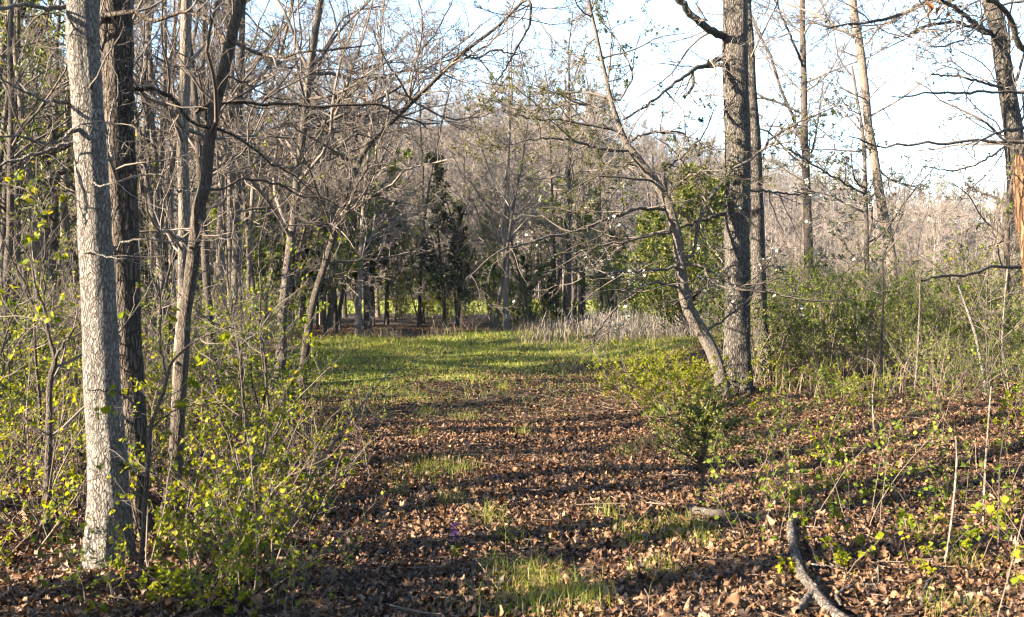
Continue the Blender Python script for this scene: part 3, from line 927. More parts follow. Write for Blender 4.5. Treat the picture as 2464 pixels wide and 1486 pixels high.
for k, (lab, pts) in enumerate((
        ('pale thin dead stem leaning right across the leaf litter', [(722, 1222, 6, 6.9), (740, 1175, 6, 6.9), (760, 1130, 6, 6.9), (790, 1085, 6, 6.9), (822, 1040, 6, 6.9), (857, 992, 5, 6.95), (890, 950, 4, 7.0), (928, 908, 3, 7.0), (980, 880, 2, 7.1), (1020, 858, 1.5, 7.1)]),
        ('white leaning dead sapling over the right-hand thicket', [(2392, 1080, 8, 11.5), (2378, 980, 8, 11.5), (2362, 880, 8, 11.5), (2345, 800, 7, 11.5), (2325, 740, 6, 11.5), (2305, 685, 4, 11.5)]),
        ('tall tan dry stalk, left of three at the lower right', [(2265, 1412, 6, 5.6), (2290, 1250, 6, 5.6), (2302, 1120, 5, 5.6), (2300, 1050, 3, 5.6)]),
        ('tan dry stalk pair member standing straight at the right, middle stalk', [(2365, 1275, 6, 6.5), (2370, 1150, 6, 6.5), (2376, 1050, 5, 6.5), (2385, 930, 3, 6.5)]),
        ('thin dry stalk nearest the right edge, bent near its top', [(2402, 1315, 5, 6.0), (2404, 1180, 5, 6.0), (2410, 1080, 4, 6.0), (2430, 990, 3, 6.0)]),
        ('thin white sapling stem at the far right of the thicket', [(2440, 1010, 7, 12.5), (2420, 930, 7, 12.5), (2412, 830, 6, 12.5), (2416, 743, 5, 12.5), (2425, 640, 4, 12.5)]),
        ('pale straight stem in the thicket left of the white leaning sapling', [(2192, 1010, 6, 12.5), (2205, 900, 6, 12.5), (2213, 743, 5, 12.5), (2212, 680, 3, 12.5)]),
        ('short crooked dry stem behind the lichened fallen branch', [(2100, 1110, 5, 9.2), (2103, 1050, 5, 9.2), (2100, 960, 4, 9.2), (2105, 880, 3, 9.2), (2070, 860, 2, 9.2)]),
)):
    wood_pole('dry_stalk' if k not in (5, 6) else 'sapling', lab, 'stem', pts, 0, 'bark_tan' if k != 1 else 'bark_pale', 'thin stems and stalks', seed=40 + k, k=6)

for k, (lab, bark, w, pts) in enumerate((
        ('white-lichened fallen branch curving to the bottom edge', 'bark_rot', 0, [(1914, 1278), (1908, 1300), (1912, 1343), (1923, 1393), (1945, 1425), (1965, 1445), (2005, 1490), (2060, 1530)]),
        ('rotting split log with torn end in the leaf litter', 'bark_slim', 1, [(1662, 1238), (1690, 1250), (1743, 1260), (1800, 1268), (1855, 1275)]),
        ('short side branch beneath the white-lichened fallen branch', 'bark_rot', 2, [(1966, 1446), (1945, 1465), (1925, 1492)]),
        ('thin grey stick lying in leaf litter at lower right', 'bark_slim', 3, [(2225, 1480), (2228, 1452), (2245, 1420), (2265, 1398), (2275, 1385)]),
        ('dark thin stick on the litter at mid clearing, longer one', 'bark_slim', 3, [(1345, 1062), (1375, 1052), (1410, 1045), (1460, 1040)]),
        ('short dark stick left of the longer mid-clearing stick', 'bark_slim', 3, [(1262, 1070), (1300, 1060), (1325, 1055)]),
        ('fallen twig across the litter near the purple flower', 'bark_grey', 3, [(1050, 1120), (1110, 1108), (1170, 1092), (1240, 1078)]),
        ('straight pale stick over litter beside the left shrubs', 'bark_tan', 3, [(705, 1050), (740, 1032), (790, 1012)]),
        ('long thin stick lying flat left of the lichened branch', 'bark_tan', 4, [(1680, 1262), (1720, 1280), (1790, 1310), (1840, 1325)]),
        ('grey stick half buried at bottom right of centre', 'bark_grey', 3, [(2030, 1480), (2020, 1450), (2060, 1430), (2110, 1428)]),
)):
    rng = np.random.default_rng(500 + k)
    wid = {0: (.028, .026), 1: (.032, .022), 2: (.022, .018), 3: (.011, .006), 4: (.006, .004)}[w]
    L = []
    for j, (u, v) in enumerate(pts):
        dd = EYE * F / (v - HOR)
        x = (u - W0 / 2) / F * dd
        r = wid[0] + (wid[1] - wid[0]) * j / (len(pts) - 1)
        L.append((x, dd, float(gh(x, dd)) + r * .8 + .04, r))
    L = A(L)
    # height above the plane shifts where it shows: pull the points back along the sight line
    C = catmull(L, 24)
    C[:, :3] += rng.normal(0, .003, (24, 3))
    base = L[0, :3].copy()
    mb = MB()
    mb.tubes(C[None, :, :3], C[None, :, 3], 10, .09)
    if w in (0, 1):
        q, qr = spawn(C[None, :, :3], C[None, :, 3], 5, .2, .9, 55, 12, 0, n=5, labs=(.12, .4), wob=.2, up=-.05, kr=.02, flat=.3)
        mb.tubes(q, qr, 5)
    o = part('log' if w == 1 else ('fallen_branch' if w in (0, 2) else 'stick'), mb.mesh('fallen_branch', M[bark], base))
    o.location = base
    tag(o, lab, 'log' if w == 1 else 'branch')

# broken dark limb stub on the ground behind the slim trunk beside the oak
wood_pole('fallen_branch', 'dark broken limb propped behind the slim trunk beside the oak', 'branch',
          [(1800, 905, 9, 16.4), (1820, 880, 9, 16.4), (1850, 858, 12, 16.4), (1885, 847, 14, 16.4), (1892, 850, 9, 16.4)], 16, 'bark_dark', seed=60)


# ------------------------------------------------------------------ kinds of plants built once and copied
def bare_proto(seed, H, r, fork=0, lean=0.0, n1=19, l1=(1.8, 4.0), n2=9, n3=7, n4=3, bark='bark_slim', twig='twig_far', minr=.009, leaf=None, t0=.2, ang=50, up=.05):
    global rng
    rng = np.random.default_rng(seed)
    trunks, rads = [], []
    nst = 1 + fork
    z0 = 0
    for s in range(nst):
        a = rng.uniform(0, 6.28)
        sp = (0.12 + .1 * rng.random()) if fork else lean
        n = 20
        t = np.linspace(0, 1, n)
        hh = H * (1 if s == 0 else rng.uniform(.75, .95))
        cx = np.cos(a) * sp * hh * t + np.cumsum(np.cumsum(rng.normal(0, .022, n))) * t + np.cumsum(rng.normal(0, .03, n)) * t
        cy = np.sin(a) * sp * hh * t + np.cumsum(np.cumsum(rng.normal(0, .022, n))) * t + np.cumsum(rng.normal(0, .03, n)) * t
        trunks.append(np.stack([cx, cy, hh * t - .08], 1))
        rr = r * (1 if s == 0 else .8)
        rads.append(np.maximum(rr * (1 - .85 * t) * (1 + .35 * np.exp(-t * hh / .25)), minr))
    P0, R0 = A(trunks), A(rads)
    tb = MB()
    tb.tubes(P0, R0, 9, .03)
    tw = MB()
    P1, R1 = spawn(P0, R0, n1, t0, .98, ang, 14, 0, n=7, labs=l1, wob=.13, up=up, rr=.6, kr=.011, minr=minr)
    P2, R2 = spawn(P1, R1, n2, .15, 1, 45, 14, .42, n=6, wob=.17, up=up, minr=minr)
    P3, R3 = spawn(P2, R2, n3, .1, 1, 42, 14, .45, n=4, wob=.18, up=up, minr=minr * .8)
    tw.tubes(P1, R1, 4)
    tw.tubes(P2, R2, 3)
    tw.tubes(P3, R3, 3)
    ends = P3
    if n4:
        P4, R4 = spawn(P3, R3, n4, .2, 1, 40, 14, .55, n=3, wob=.15, up=up, minr=minr * .65)
        tw.tubes(P4, R4, 3)
        ends = P4
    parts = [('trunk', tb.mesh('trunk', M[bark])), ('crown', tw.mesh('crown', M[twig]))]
    if leaf:
        lm = MB()
        e = ends[rng.random(len(ends)) < leaf[1]]
        leaves_on(lm, e, leaf[2], leaf[3], small_leaf(.35), t0=.3, spread=.8)
        parts.append(('leaves', lm.mesh('leaves', M[leaf[0]])))
    return parts


def cedar_proto(seed, H, wid, mat='needle', size=(.10, .2), n1=70, dens=1.0, t0=.1, r=.08, bare=0.0):
    global rng
    rng = np.random.default_rng(seed)
    n = 16
    t = np.linspace(0, 1, n)
    P0 = np.stack([np.cumsum(rng.normal(0, .02, n)) * min(H / 4, 1), np.cumsum(rng.normal(0, .02, n)) * min(H / 4, 1), H * t - .06], 1)[None]
    R0 = np.maximum(r * (1 - .9 * t), .012)[None]
    tb = MB()
    tb.tubes(P0, R0, 9, .03)
    P1, R1 = spawn(P0, R0, n1, t0, .99, 62, 12, 0, n=6, labs=(wid * .6, wid * 1.2), wob=.1, up=.07, kr=.012, minr=.006, shrink=.8)
    P2, R2 = spawn(P1, R1, 7, .15, 1, 45, 15, .42, n=4, wob=.12, up=.06, minr=.005)
    tb.tubes(P1, R1, 4)
    lv = MB()
    for q, per in ((P1, 10), (P2, 9)):
        keep = rng.random(len(q)) > bare
        leaves_on(lv, q[keep], int(per * dens), size, diamond(.2), t0=.12, spread=.75, upness=.5)
    return [('trunk', tb.mesh('trunk', M['bark_slim'])), ('crown', lv.mesh('crown', M[mat]))]


def shrub_proto(seed, H, stems, leafm, size, per, n1=6, n2=3, spread=.45, stemm='stem', tm=None, minr=.0016, frac=1.0, arch=-.02, r=.006, t0=.2, lt0=.15, upness=.6):
    global rng
    rng = np.random.default_rng(seed)
    base = np.zeros((1, 2, 3))
    base[0, 1, 2] = .02
    root = np.stack([rng.normal(0, .12 * min(H, 1.5), stems), rng.normal(0, .12 * min(H, 1.5), stems), np.full(stems, -.04)], 1)
    D = norm(np.stack([rng.normal(0, spread, stems), rng.normal(0, spread, stems), np.ones(stems)], 1))
    n = 9
    L = H * rng.uniform(.6, 1.15, stems)
    C = np.empty((stems, n, 3))
    C[:, 0] = root
    for q in range(1, n):
        D = norm(D + rng.normal(size=(stems, 3)) * .1 + A([0, 0, arch]))
        C[:, q] = C[:, q - 1] + D * (L / (n - 1))[:, None]
    R0 = np.maximum(r * (L / H)[:, None] * np.linspace(1, .35, n), minr)
    sb = MB()
    sb.tubes(C, R0, 5)
    P1, R1 = spawn(C, R0, n1, t0, 1, 50, 15, .38, n=5, wob=.15, up=.03, minr=minr)
    sb.tubes(P1, R1, 3)
    e = P1
    if n2:
        P2, R2 = spawn(P1, R1, n2, .2, 1, 48, 15, .5, n=4, wob=.15, up=.03, minr=minr * .8)
        sb.tubes(P2, R2, 3)
        e = P2
    lv = MB()
    for q in ([P1, P2] if n2 else [P1]):
        q = q[rng.random(len(q)) < frac]
        leaves_on(lv, q, per, size, tm or small_leaf(), t0=lt0, spread=.75, upness=upness, droop=.1)
    parts = [('stems', sb.mesh('stems', M[stemm]))]
    if lv.n:
        parts.append(('leaves', lv.mesh('leaves', M[leafm])))
    return parts


def place_set(items, zone_text, group, cat):
    """items: (name, kind_words, parts, u, d, scale, rot). Labels count each kind from the left of its zone."""
    bykind = {}
    for it in items:
        bykind.setdefault(it[1], []).append(it)
    for kw, lst in bykind.items():
        lst.sort(key=lambda t: t[3])
        for i, (name, kw_, parts, u, d, s, rz) in enumerate(lst):
            p = ground_pt(u, d)
            if len(lst) == 1:
                lab = f'{kw_} {zone_text}'
            else:
                lab = f'{kw_}, {ordinal(i)} from left {zone_text}'
            instance(name, parts, p, rz, s, lab, cat, group, (rng.normal(0, .03), rng.normal(0, .03)))


def spread_pts(n, u0, u1, d0, d1, seed, mind=.02, power=1.0):
    """points spread over a wedge of ground, kept apart"""
    r = np.random.default_rng(seed)
    out = []
    tries = 0
    while len(out) < n and tries < 20000:
        tries += 1
        u = r.uniform(u0, u1)
        d = d0 + (d1 - d0) * r.uniform() ** power
        if all(((u - a) / F * .5 * (d + b)) ** 2 + (d - b) ** 2 > (mind * d) ** 2 for a, b in out):
            out.append((u, d))
    return out


# bare trees of the wood behind the meadow
BARE = [('straight slim bare tree', bare_proto(101, 11.5, .09, n1=20)),
        ('bare tree with two forking stems', bare_proto(102, 11.0, .09, fork=1, n1=13)),
        ('leaning thin bare tree', bare_proto(103, 10.0, .07, lean=.2, n1=19)),
        ('wide-crowned bare tree', bare_proto(104, 10.5, .11, n1=22, l1=(2.4, 4.8), ang=60)),
        ('thin bare pole tree with high crown', bare_proto(105, 12.0, .08, n1=16, l1=(1.4, 3.0), t0=.4)),
        ('three-stemmed bare tree', bare_proto(106, 10.5, .075, fork=2, n1=9)),
        ('bare tree with pale tan bark', bare_proto(107, 11.5, .10, n1=20, bark='bark_tan')),
        ('slim tree hazed with yellow-green buds', bare_proto(108, 11.0, .08, n1=19, leaf=('bud', .5, 2, (.06, .12)))),
        ('low bushy bare tree', bare_proto(109, 6.0, .05, fork=2, n1=12, l1=(1.2, 2.8), t0=.1)),
        ('low tree in fresh green leaf', bare_proto(110, 5.5, .045, fork=1, n1=13, l1=(1.0, 2.4), t0=.12, leaf=('leaf_green', .5, 3, (.05, .1))))]


def wood(zone, group, pts, seed, mix, smin, smax):
    r = np.random.default_rng(seed)
    items = []
    for (u, d) in pts:
        k = r.choice(len(BARE), p=A(mix) / sum(mix))
        items.append(('bare_tree', BARE[k][0], BARE[k][1], u, d, r.uniform(smin, smax), r.uniform(0, 6.28)))
    place_set(items, zone, group, 'tree')


NEAR = [('slim straight grey tree', bare_proto(141, 11, .075, n1=17, l1=(1.2, 3.0), n2=8, n3=6, n4=2, minr=.0042, t0=.3, bark='bark_grey', twig='twig')),
        ('slim sunlit tan tree', bare_proto(142, 11.5, .085, n1=17, l1=(1.2, 3.0), n2=8, n3=6, n4=2, minr=.0042, t0=.32, bark='bark_tan', twig='twig')),
        ('leaning slim dark tree', bare_proto(143, 10, .065, lean=.15, n1=17, l1=(1.0, 2.8), n2=8, n3=6, n4=2, minr=.0042, t0=.3, twig='twig_dark')),
        ('slim forked grey tree', bare_proto(144, 11, .07, fork=1, n1=10, l1=(1.2, 2.8), n2=8, n3=6, n4=2, minr=.0042, t0=.25, bark='bark_grey', twig='twig'))]


def sunlit_lane(u, d):
    x = (u - W0 / 2) / F * d
    y0 = d - .424 * x
    return 27.4 < y0 < 31.5 or 15.6 < y0 < 17.8


far_pts = [p for p in spread_pts(100, 540, 1790, 31, 56, 1, .026) if p[1] > far_edge((p[0] - W0 / 2) / F * p[1]) + 1.3]
wood('in the wood behind the meadow', 'bare trees of the wood behind the meadow', [p for p in far_pts if p[0] < 1480], 21, [3, 2, 3, 3, 3, 1, 2, 2, 3, 2], .9, 1.22)
wood('behind the dogwood', 'bare trees of the wood behind the dogwood', [p for p in far_pts if p[0] >= 1480], 24, [2, 2, 2, 2, 2, 1, 1, 2, 3, 2], .62, .85)
r = np.random.default_rng(22)
items = []
for (u, d) in spread_pts(30, -90, 660, 11, 26, 2, .05):
    if sunlit_lane(u, d) or (u < 330 and d < 12.5):
        continue
    k = r.choice(4, p=[.35, .25, .2, .2])
    items.append(('bare_tree', NEAR[k][0], NEAR[k][1], u, d, r.uniform(.8, 1.1), r.uniform(0, 6.28)))
place_set(items, 'near in the left-hand wood', 'slim bare trees of the left-hand wood', 'tree')
wood('in the left-hand wood', 'bare trees of the left-hand wood', [p for p in spread_pts(34, -60, 640, 25, 44, 6, .036) if not sunlit_lane(*p)], 25, [3, 2, 2, 2, 3, 1, 1, 1, 3, 2], .85, 1.15)
wood('beyond the right-hand thicket', 'bare trees beyond the right-hand thicket', spread_pts(18, 1790, 2650, 44, 84, 3, .05), 23, [1, 1, 1, 2, 1, 1, 0, 1, 3, 1], .5, .72)

CEDAR = [('dark cedar', cedar_proto(201, 6.5, 2.0, dens=1.5)), ('narrow dark cedar', cedar_proto(202, 7.0, 1.5, dens=1.0, bare=.2, n1=60)), ('ragged dark cedar with bare lower trunk', cedar_proto(203, 6.5, 2.6, t0=.28, bare=.15, dens=1.5)),
         ('olive-green cedar', cedar_proto(204, 4.6, 2.5, 'needle_lit', (.07, .16), n1=90, t0=.04, dens=1.3)),
         ('loose ragged cedar', cedar_proto(205, 7.0, 2.3, 'needle_lit', (.05, .1), n1=60, t0=.25, bare=.45, dens=.9))]
cl = []
for (k, u, d, s) in ((2, 815, 36.5, .72), (2, 900, 37, .74), (2, 765, 37, .7), (1, 1072, 38, .98), (0, 1262, 38, .42), (0, 1325, 38.5, .4), (1, 1100, 39, .7), (1, 1180, 45, .6), (2, 950, 45, .7),
                     (0, 1120, 50, .9), (1, 1010, 50, .8)):
    cl.append(('cedar_tree', CEDAR[k][0], CEDAR[k][1], u, d, s, u * .7))
place_set(cl, 'beyond the meadow', 'cedars behind the meadow', 'tree')
cl = []
for (k, u, d, s) in ((4, 40, 15, 1.15), (4, 130, 18, 1.2), (2, -10, 23, 1.3), (4, 90, 22, 1.3), (1, 640, 31, .85), (0, 590, 36, .8), (0, 350, 26, .8), (1, 700, 37, .75), (2, 180, 30, 1.2)):
    cl.append(('cedar_tree', CEDAR[k][0], CEDAR[k][1], u, d, s, u * .7))
place_set(cl, 'in the left-hand wood', 'cedars of the left-hand wood', 'tree')
cl = []
for (k, u, d, s) in ((3, 1650, 27, 1.0), (3, 1590, 30, .8), (3, 1725, 29, .95), (3, 1570, 35, .42)):
    cl.append(('cedar_tree', CEDAR[k][0], CEDAR[k][1], u, d, s, u * .7))
place_set(cl, 'behind the dogwood', 'olive cedars behind the dogwood', 'tree')

# far wooded hillside: reads as one mass
def hillside():
    global rng
    rng = np.random.default_rng(77)
    protos = []
    for s in range(5):
        H = rng.uniform(9, 12)
        t = np.linspace(0, 1, 8)
        P0 = np.stack([np.cumsum(rng.normal(0, .12, 8)), np.cumsum(rng.normal(0, .12, 8)), H * t], 1)[None]
        R0 = (.085 * (1 - .7 * t))[None]
        P1, R1 = spawn(P0, R0, 20, .08, .98, 48, 14, 0, n=5, labs=(2, 4.6), wob=.16, up=.07, minr=.036)
        P2, R2 = spawn(P1, R1, 8, .15, 1, 45, 14, .45, n=3, wob=.18, up=.06, minr=.03)
        P3, R3 = spawn(P2, R2, 3, .2, 1, 42, 14, .55, n=2, wob=.15, up=.06, minr=.026)
        V, Q = [], []
        o = 0
        for P_, R_, k in ((P0, R0, 5), (P1, R1, 3), (P2, R2, 3), (P3, R3, 3)):
            v, q = tubes(P_, R_, k)
            V.append(v)
            Q.append(q + o)
            o += len(v)
        protos.append((np.concatenate(V), np.concatenate(Q)))
    mb = MB()
    n = 0
    pts = []
    while n < 1200:
        y = rng.uniform(108, 300) if n % 5 < 3 else rng.uniform(268, 318)
        u = rng.uniform(800, 2700) if rng.random() < .92 else rng.uniform(0, 800)
        x = (u - W0 / 2) / F * y
        V, Q = protos[rng.integers(5)]
        a = rng.uniform(0, 6.28)
        s = rng.uniform(.75, 1.12)
        c, sn = math.cos(a), math.sin(a)
        Rm = A([[c, -sn, 0], [sn, c, 0], [0, 0, 1]]) * s
        mb.add(V @ Rm.T + A([x, y, float(gh(x, y)) - .2]), Q)
        n += 1
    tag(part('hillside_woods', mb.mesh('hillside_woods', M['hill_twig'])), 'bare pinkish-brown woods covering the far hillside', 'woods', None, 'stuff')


hillside()

# shrubs ----------------------------------------------------------
LY = [('yellow-green leafy shrub', shrub_proto(301, .85, 9, 'leaf_yellow', (.02, .038), 4, 7, 3, frac=.6, tm=leaf_template())),
      ('low spreading yellow-green shrub', shrub_proto(302, .65, 9, 'leaf_yellow', (.019, .036), 4, 7, 3, frac=.65, spread=.7, tm=leaf_template())),
      ('tall thin-stemmed green shrub', shrub_proto(303, 1.15, 7, 'leaf_yellow', (.02, .038), 3, 8, 3, frac=.6, spread=.3, tm=leaf_template())),
      ('twiggy brown shrub with few leaves', shrub_proto(304, 1.0, 12, 'leaf_yellow', (.02, .038), 2, 7, 3, spread=.5, tm=leaf_template(), frac=.35))]
r = np.random.default_rng(5)
items = []
for (u, d) in spread_pts(36, -140, 640, 5.0, 9.5, 11, .085, 1.2):
    if 120 < u < 330 and d < 5.9:
        continue
    k = r.choice(4, p=[.36, .26, .12, .26])
    items.append(('shrub', LY[k][0], LY[k][1], u, d, r.uniform(.75, 1.1), r.uniform(0, 6.28)))
for (u, d) in ((560, 5.2), (620, 6.0), (690, 7.2), (720, 8.6), (760, 9.6), (480, 4.9), (800, 8.0)):
    k = r.choice([1, 3, 3])
    items.append(('shrub', LY[k][0], LY[k][1], u, d, r.uniform(.55, .85), r.uniform(0, 6.28)))
place_set(items, 'around the pale left trunk', 'yellow-green shrubs around the pale left trunk', 'shrub')

LG = [('green bushy shrub', shrub_proto(311, 1.7, 11, 'leaf_green', (.03, .055), 4, 7, 4, spread=.45, minr=.003)),
      ('bare twiggy shrub', shrub_proto(312, 1.6, 14, 'leaf_green', (.03, .05), 2, 8, 4, spread=.45, minr=.003, frac=.25)),
      ('bright yellow-green shrub', shrub_proto(313, 1.5, 9, 'leaf_yellow', (.04, .07), 4, 6, 3, spread=.5, minr=.003))]
items = []
for (u, d) in spread_pts(62, -350, 700, 10, 32, 12, .05, 1.1):
    k = r.choice(3, p=[.35, .4, .25])
    items.append(('shrub', LG[k][0], LG[k][1], u, d, r.uniform(.7, 1.25), r.uniform(0, 6.28)))
place_set(items, 'under the left-hand wood', 'shrubs under the left-hand wood', 'shrub')
items = []
for (u, d) in spread_pts(42, 640, 1750, 37.5, 54, 13, .022):
    k = r.choice(3, p=[.4, .42, .18])
    items.append(('shrub', LG[k][0], LG[k][1], u, d, r.uniform(.8, 1.5), r.uniform(0, 6.28)))
place_set(items, 'under the wood behind the meadow', 'shrubs under the wood behind the meadow', 'shrub')

TH = [('dense mid-green thicket shrub', shrub_proto(321, 2.1, 15, 'leaf_green', (.022, .042), 5, 8, 5, spread=.42, minr=.0028, r=.009)),
      ('green small-leaved thicket shrub', shrub_proto(322, 1.9, 13, 'leaf_green', (.022, .042), 5, 8, 5, spread=.45, minr=.0028, r=.009)),
      ('sparse tan-stemmed thicket shrub', shrub_proto(323, 2.0, 16, 'leaf_green', (.022, .042), 4, 8, 4, spread=.4, minr=.0028, r=.009, frac=.85)),
      ('bright green low thicket shrub', shrub_proto(324, 1.1, 12, 'leaf_yellow', (.026, .045), 5, 7, 4, spread=.6, minr=.0024))]
items = []
for (u, d) in spread_pts(80, 1840, 2660, 13.5, 36, 14, .05, 1.0):
    k = r.choice(4, p=[.34, .26, .28, .12])
    items.append(('shrub', TH[k][0], TH[k][1], u, d, r.uniform(.72, 1.08) * (1.0 if d > 14 else .75), r.uniform(0, 6.28)))
for q, (u, d) in enumerate(((1560, 12.2), (1625, 12.0), (1590, 13.6), (1530, 14.2), (1680, 13.2), (1640, 15))):
    items.append(('shrub', TH[3][0], TH[3][1], u, d, r.uniform(.62, .82), r.uniform(0, 6.28)))
for (u, d) in spread_pts(7, 1950, 2600, 10.5, 13.5, 26, .07):
    k = r.choice([2, 2, 3])
    items.append(('shrub', TH[k][0], TH[k][1], u, d, r.uniform(.4, .6), r.uniform(0, 6.28)))
place_set(items, 'right of the meadow', 'thicket shrubs right of the meadow', 'shrub')

SE = [('leafy green seedling', shrub_proto(331, .55, 3, 'leaf_green', (.016, .03), 4, 8, 0, spread=.25, tm=leaf_template(.5), r=.0028, minr=.001, stemm='stem_dark')),
      ('slender seedling with paired leaves', shrub_proto(332, .85, 2, 'leaf_green', (.016, .03), 4, 12, 0, spread=.2, tm=leaf_template(.5), r=.0032, minr=.001, stemm='stem_dark')),
      ('bright green low seedling', shrub_proto(333, .3, 5, 'leaf_yellow', (.018, .034), 5, 5, 0, spread=.6, tm=leaf_template(.5), r=.0025, minr=.001, stemm='stem_dark'))]
items = []
for (u, d) in spread_pts(54, 1800, 2560, 5.4, 12.0, 15, .055, .9):
    k = r.choice(3, p=[.4, .35, .25])
    items.append(('seedling', SE[k][0], SE[k][1], u, d, r.uniform(.7, 1.25), r.uniform(0, 6.28)))
place_set(items, 'in the right-hand leaf litter', 'seedlings in the right-hand leaf litter', 'seedling')
items = []
for (u, d) in ((470, 4.75), (560, 4.7), (640, 4.8), (330, 4.7), (400, 4.85), (250, 4.75), (180, 4.7), (60, 4.8), (700, 5.2), (740, 4.8), (520, 4.9)):
    k = r.choice([0, 2, 0])
    items.append(('seedling', SE[k][0], SE[k][1], u, d, r.uniform(.7, 1.2), r.uniform(0, 6.28)))
place_set(items, 'at the bottom left', 'seedlings at the bottom left', 'seedling')

RE = shrub_proto(340, 1.5, 2, 'leaf_yellow', (.028, .048), 4, 7, 0, spread=.12, tm=leaf_template(.5), r=.004, minr=.0012, lt0=.4)
instance('sapling', RE, ground_pt(2570, 3.9), 2.0, .9, 'young sapling with large bright leaves at the very right edge', 'sapling')

# little cedar on a bare stem
ced = cedar_proto(210, .8, .8, 'needle_lit', (.014, .032), n1=46, dens=2.2, t0=.44, r=.007, bare=.1)
instance('cedar_sapling', ced, ground_pt(1690, 7.1), 1.0, 1.05, 'little feathery cedar on a bare reddish stem at mid right', 'tree')

# purple flower
def larkspur():
    p = ground_pt(1094, 6.0)
    root = empty('wildflower', p)
    tag(root, 'small purple flower spike standing alone in the leaf litter', 'flower')
    mb = MB()
    st = A([[(0, 0, 0), (.005, 0, .08), (0, .004, .16), (.006, .004, .23)]])
    mb.tubes(st, A([[.003, .0025, .002, .0015]]), 5)
    part('stem', mb.mesh('stem', M['leaf_green']), root)
    fb = MB()
    rg = np.random.default_rng(4)
    n = 26
    z = rg.uniform(.12, .235, n)
    d = norm(np.stack([rg.normal(size=n), rg.normal(size=n), rg.normal(0, .3, n)], 1))
    pos = np.stack([np.zeros(n), np.zeros(n), z], 1)
    scatter(fb, small_leaf(.4), pos, frames(d, norm(rg.normal(size=(n, 3)))), rg.uniform(.018, .032, n))
    part('petals', fb.mesh('petals', M['petal']), root)
    lb = MB()
    n = 10
    d = norm(np.stack([rg.normal(size=n), rg.normal(size=n), rg.uniform(.1, .6, n)], 1))
    scatter(lb, small_leaf(.25), np.stack([np.zeros(n), np.zeros(n), rg.uniform(.01, .08, n)], 1), frames(d, np.tile(A([0, 0, 1.]), (n, 1))), rg.uniform(.04, .07, n))
    part('leaves', lb.mesh('leaves', M['leaf_green']), root)


larkspur()

# dry oak leaves hanging from the upper right limb
for k, (u, v, s, lab) in enumerate(((2236, 28, .11, 'dry orange oak leaf hanging at the top right, left one'), (2256, 36, .10, 'dry orange oak leaf hanging at the top right, right one'))):
    mb = MB()
    p = unp(u, v - 10, 15.0)
    scatter(mb, oak_leaf(40 + 3 * k), p[None], frames(A([[.3 * (-1) ** k, .2, -1.]]), A([[.2, -1., .1]])), A([[s * 1.5, s * 2.1, s * 2.1]]))
    o = part('dry_leaf', mb.mesh('dry_leaf', M['dry_leaf'], p))
    o.location = p
    tag(o, lab, 'leaf', 'dry oak leaves hanging at the top right')


# ------------------------------------------------------------------ leaf litter, grass, dead weeds
def wedge(n, d0, d1, power, margin=1.6, seed=1):
    """random ground points over what the camera sees and a step to either side"""
    rg = np.random.default_rng(seed)
    d = (d0 ** power + (d1 ** power - d0 ** power) * rg.random(n)) ** (1 / power)
    x = rg.uniform(-1, 1, n) * (.56 * d + margin)
    return x, d


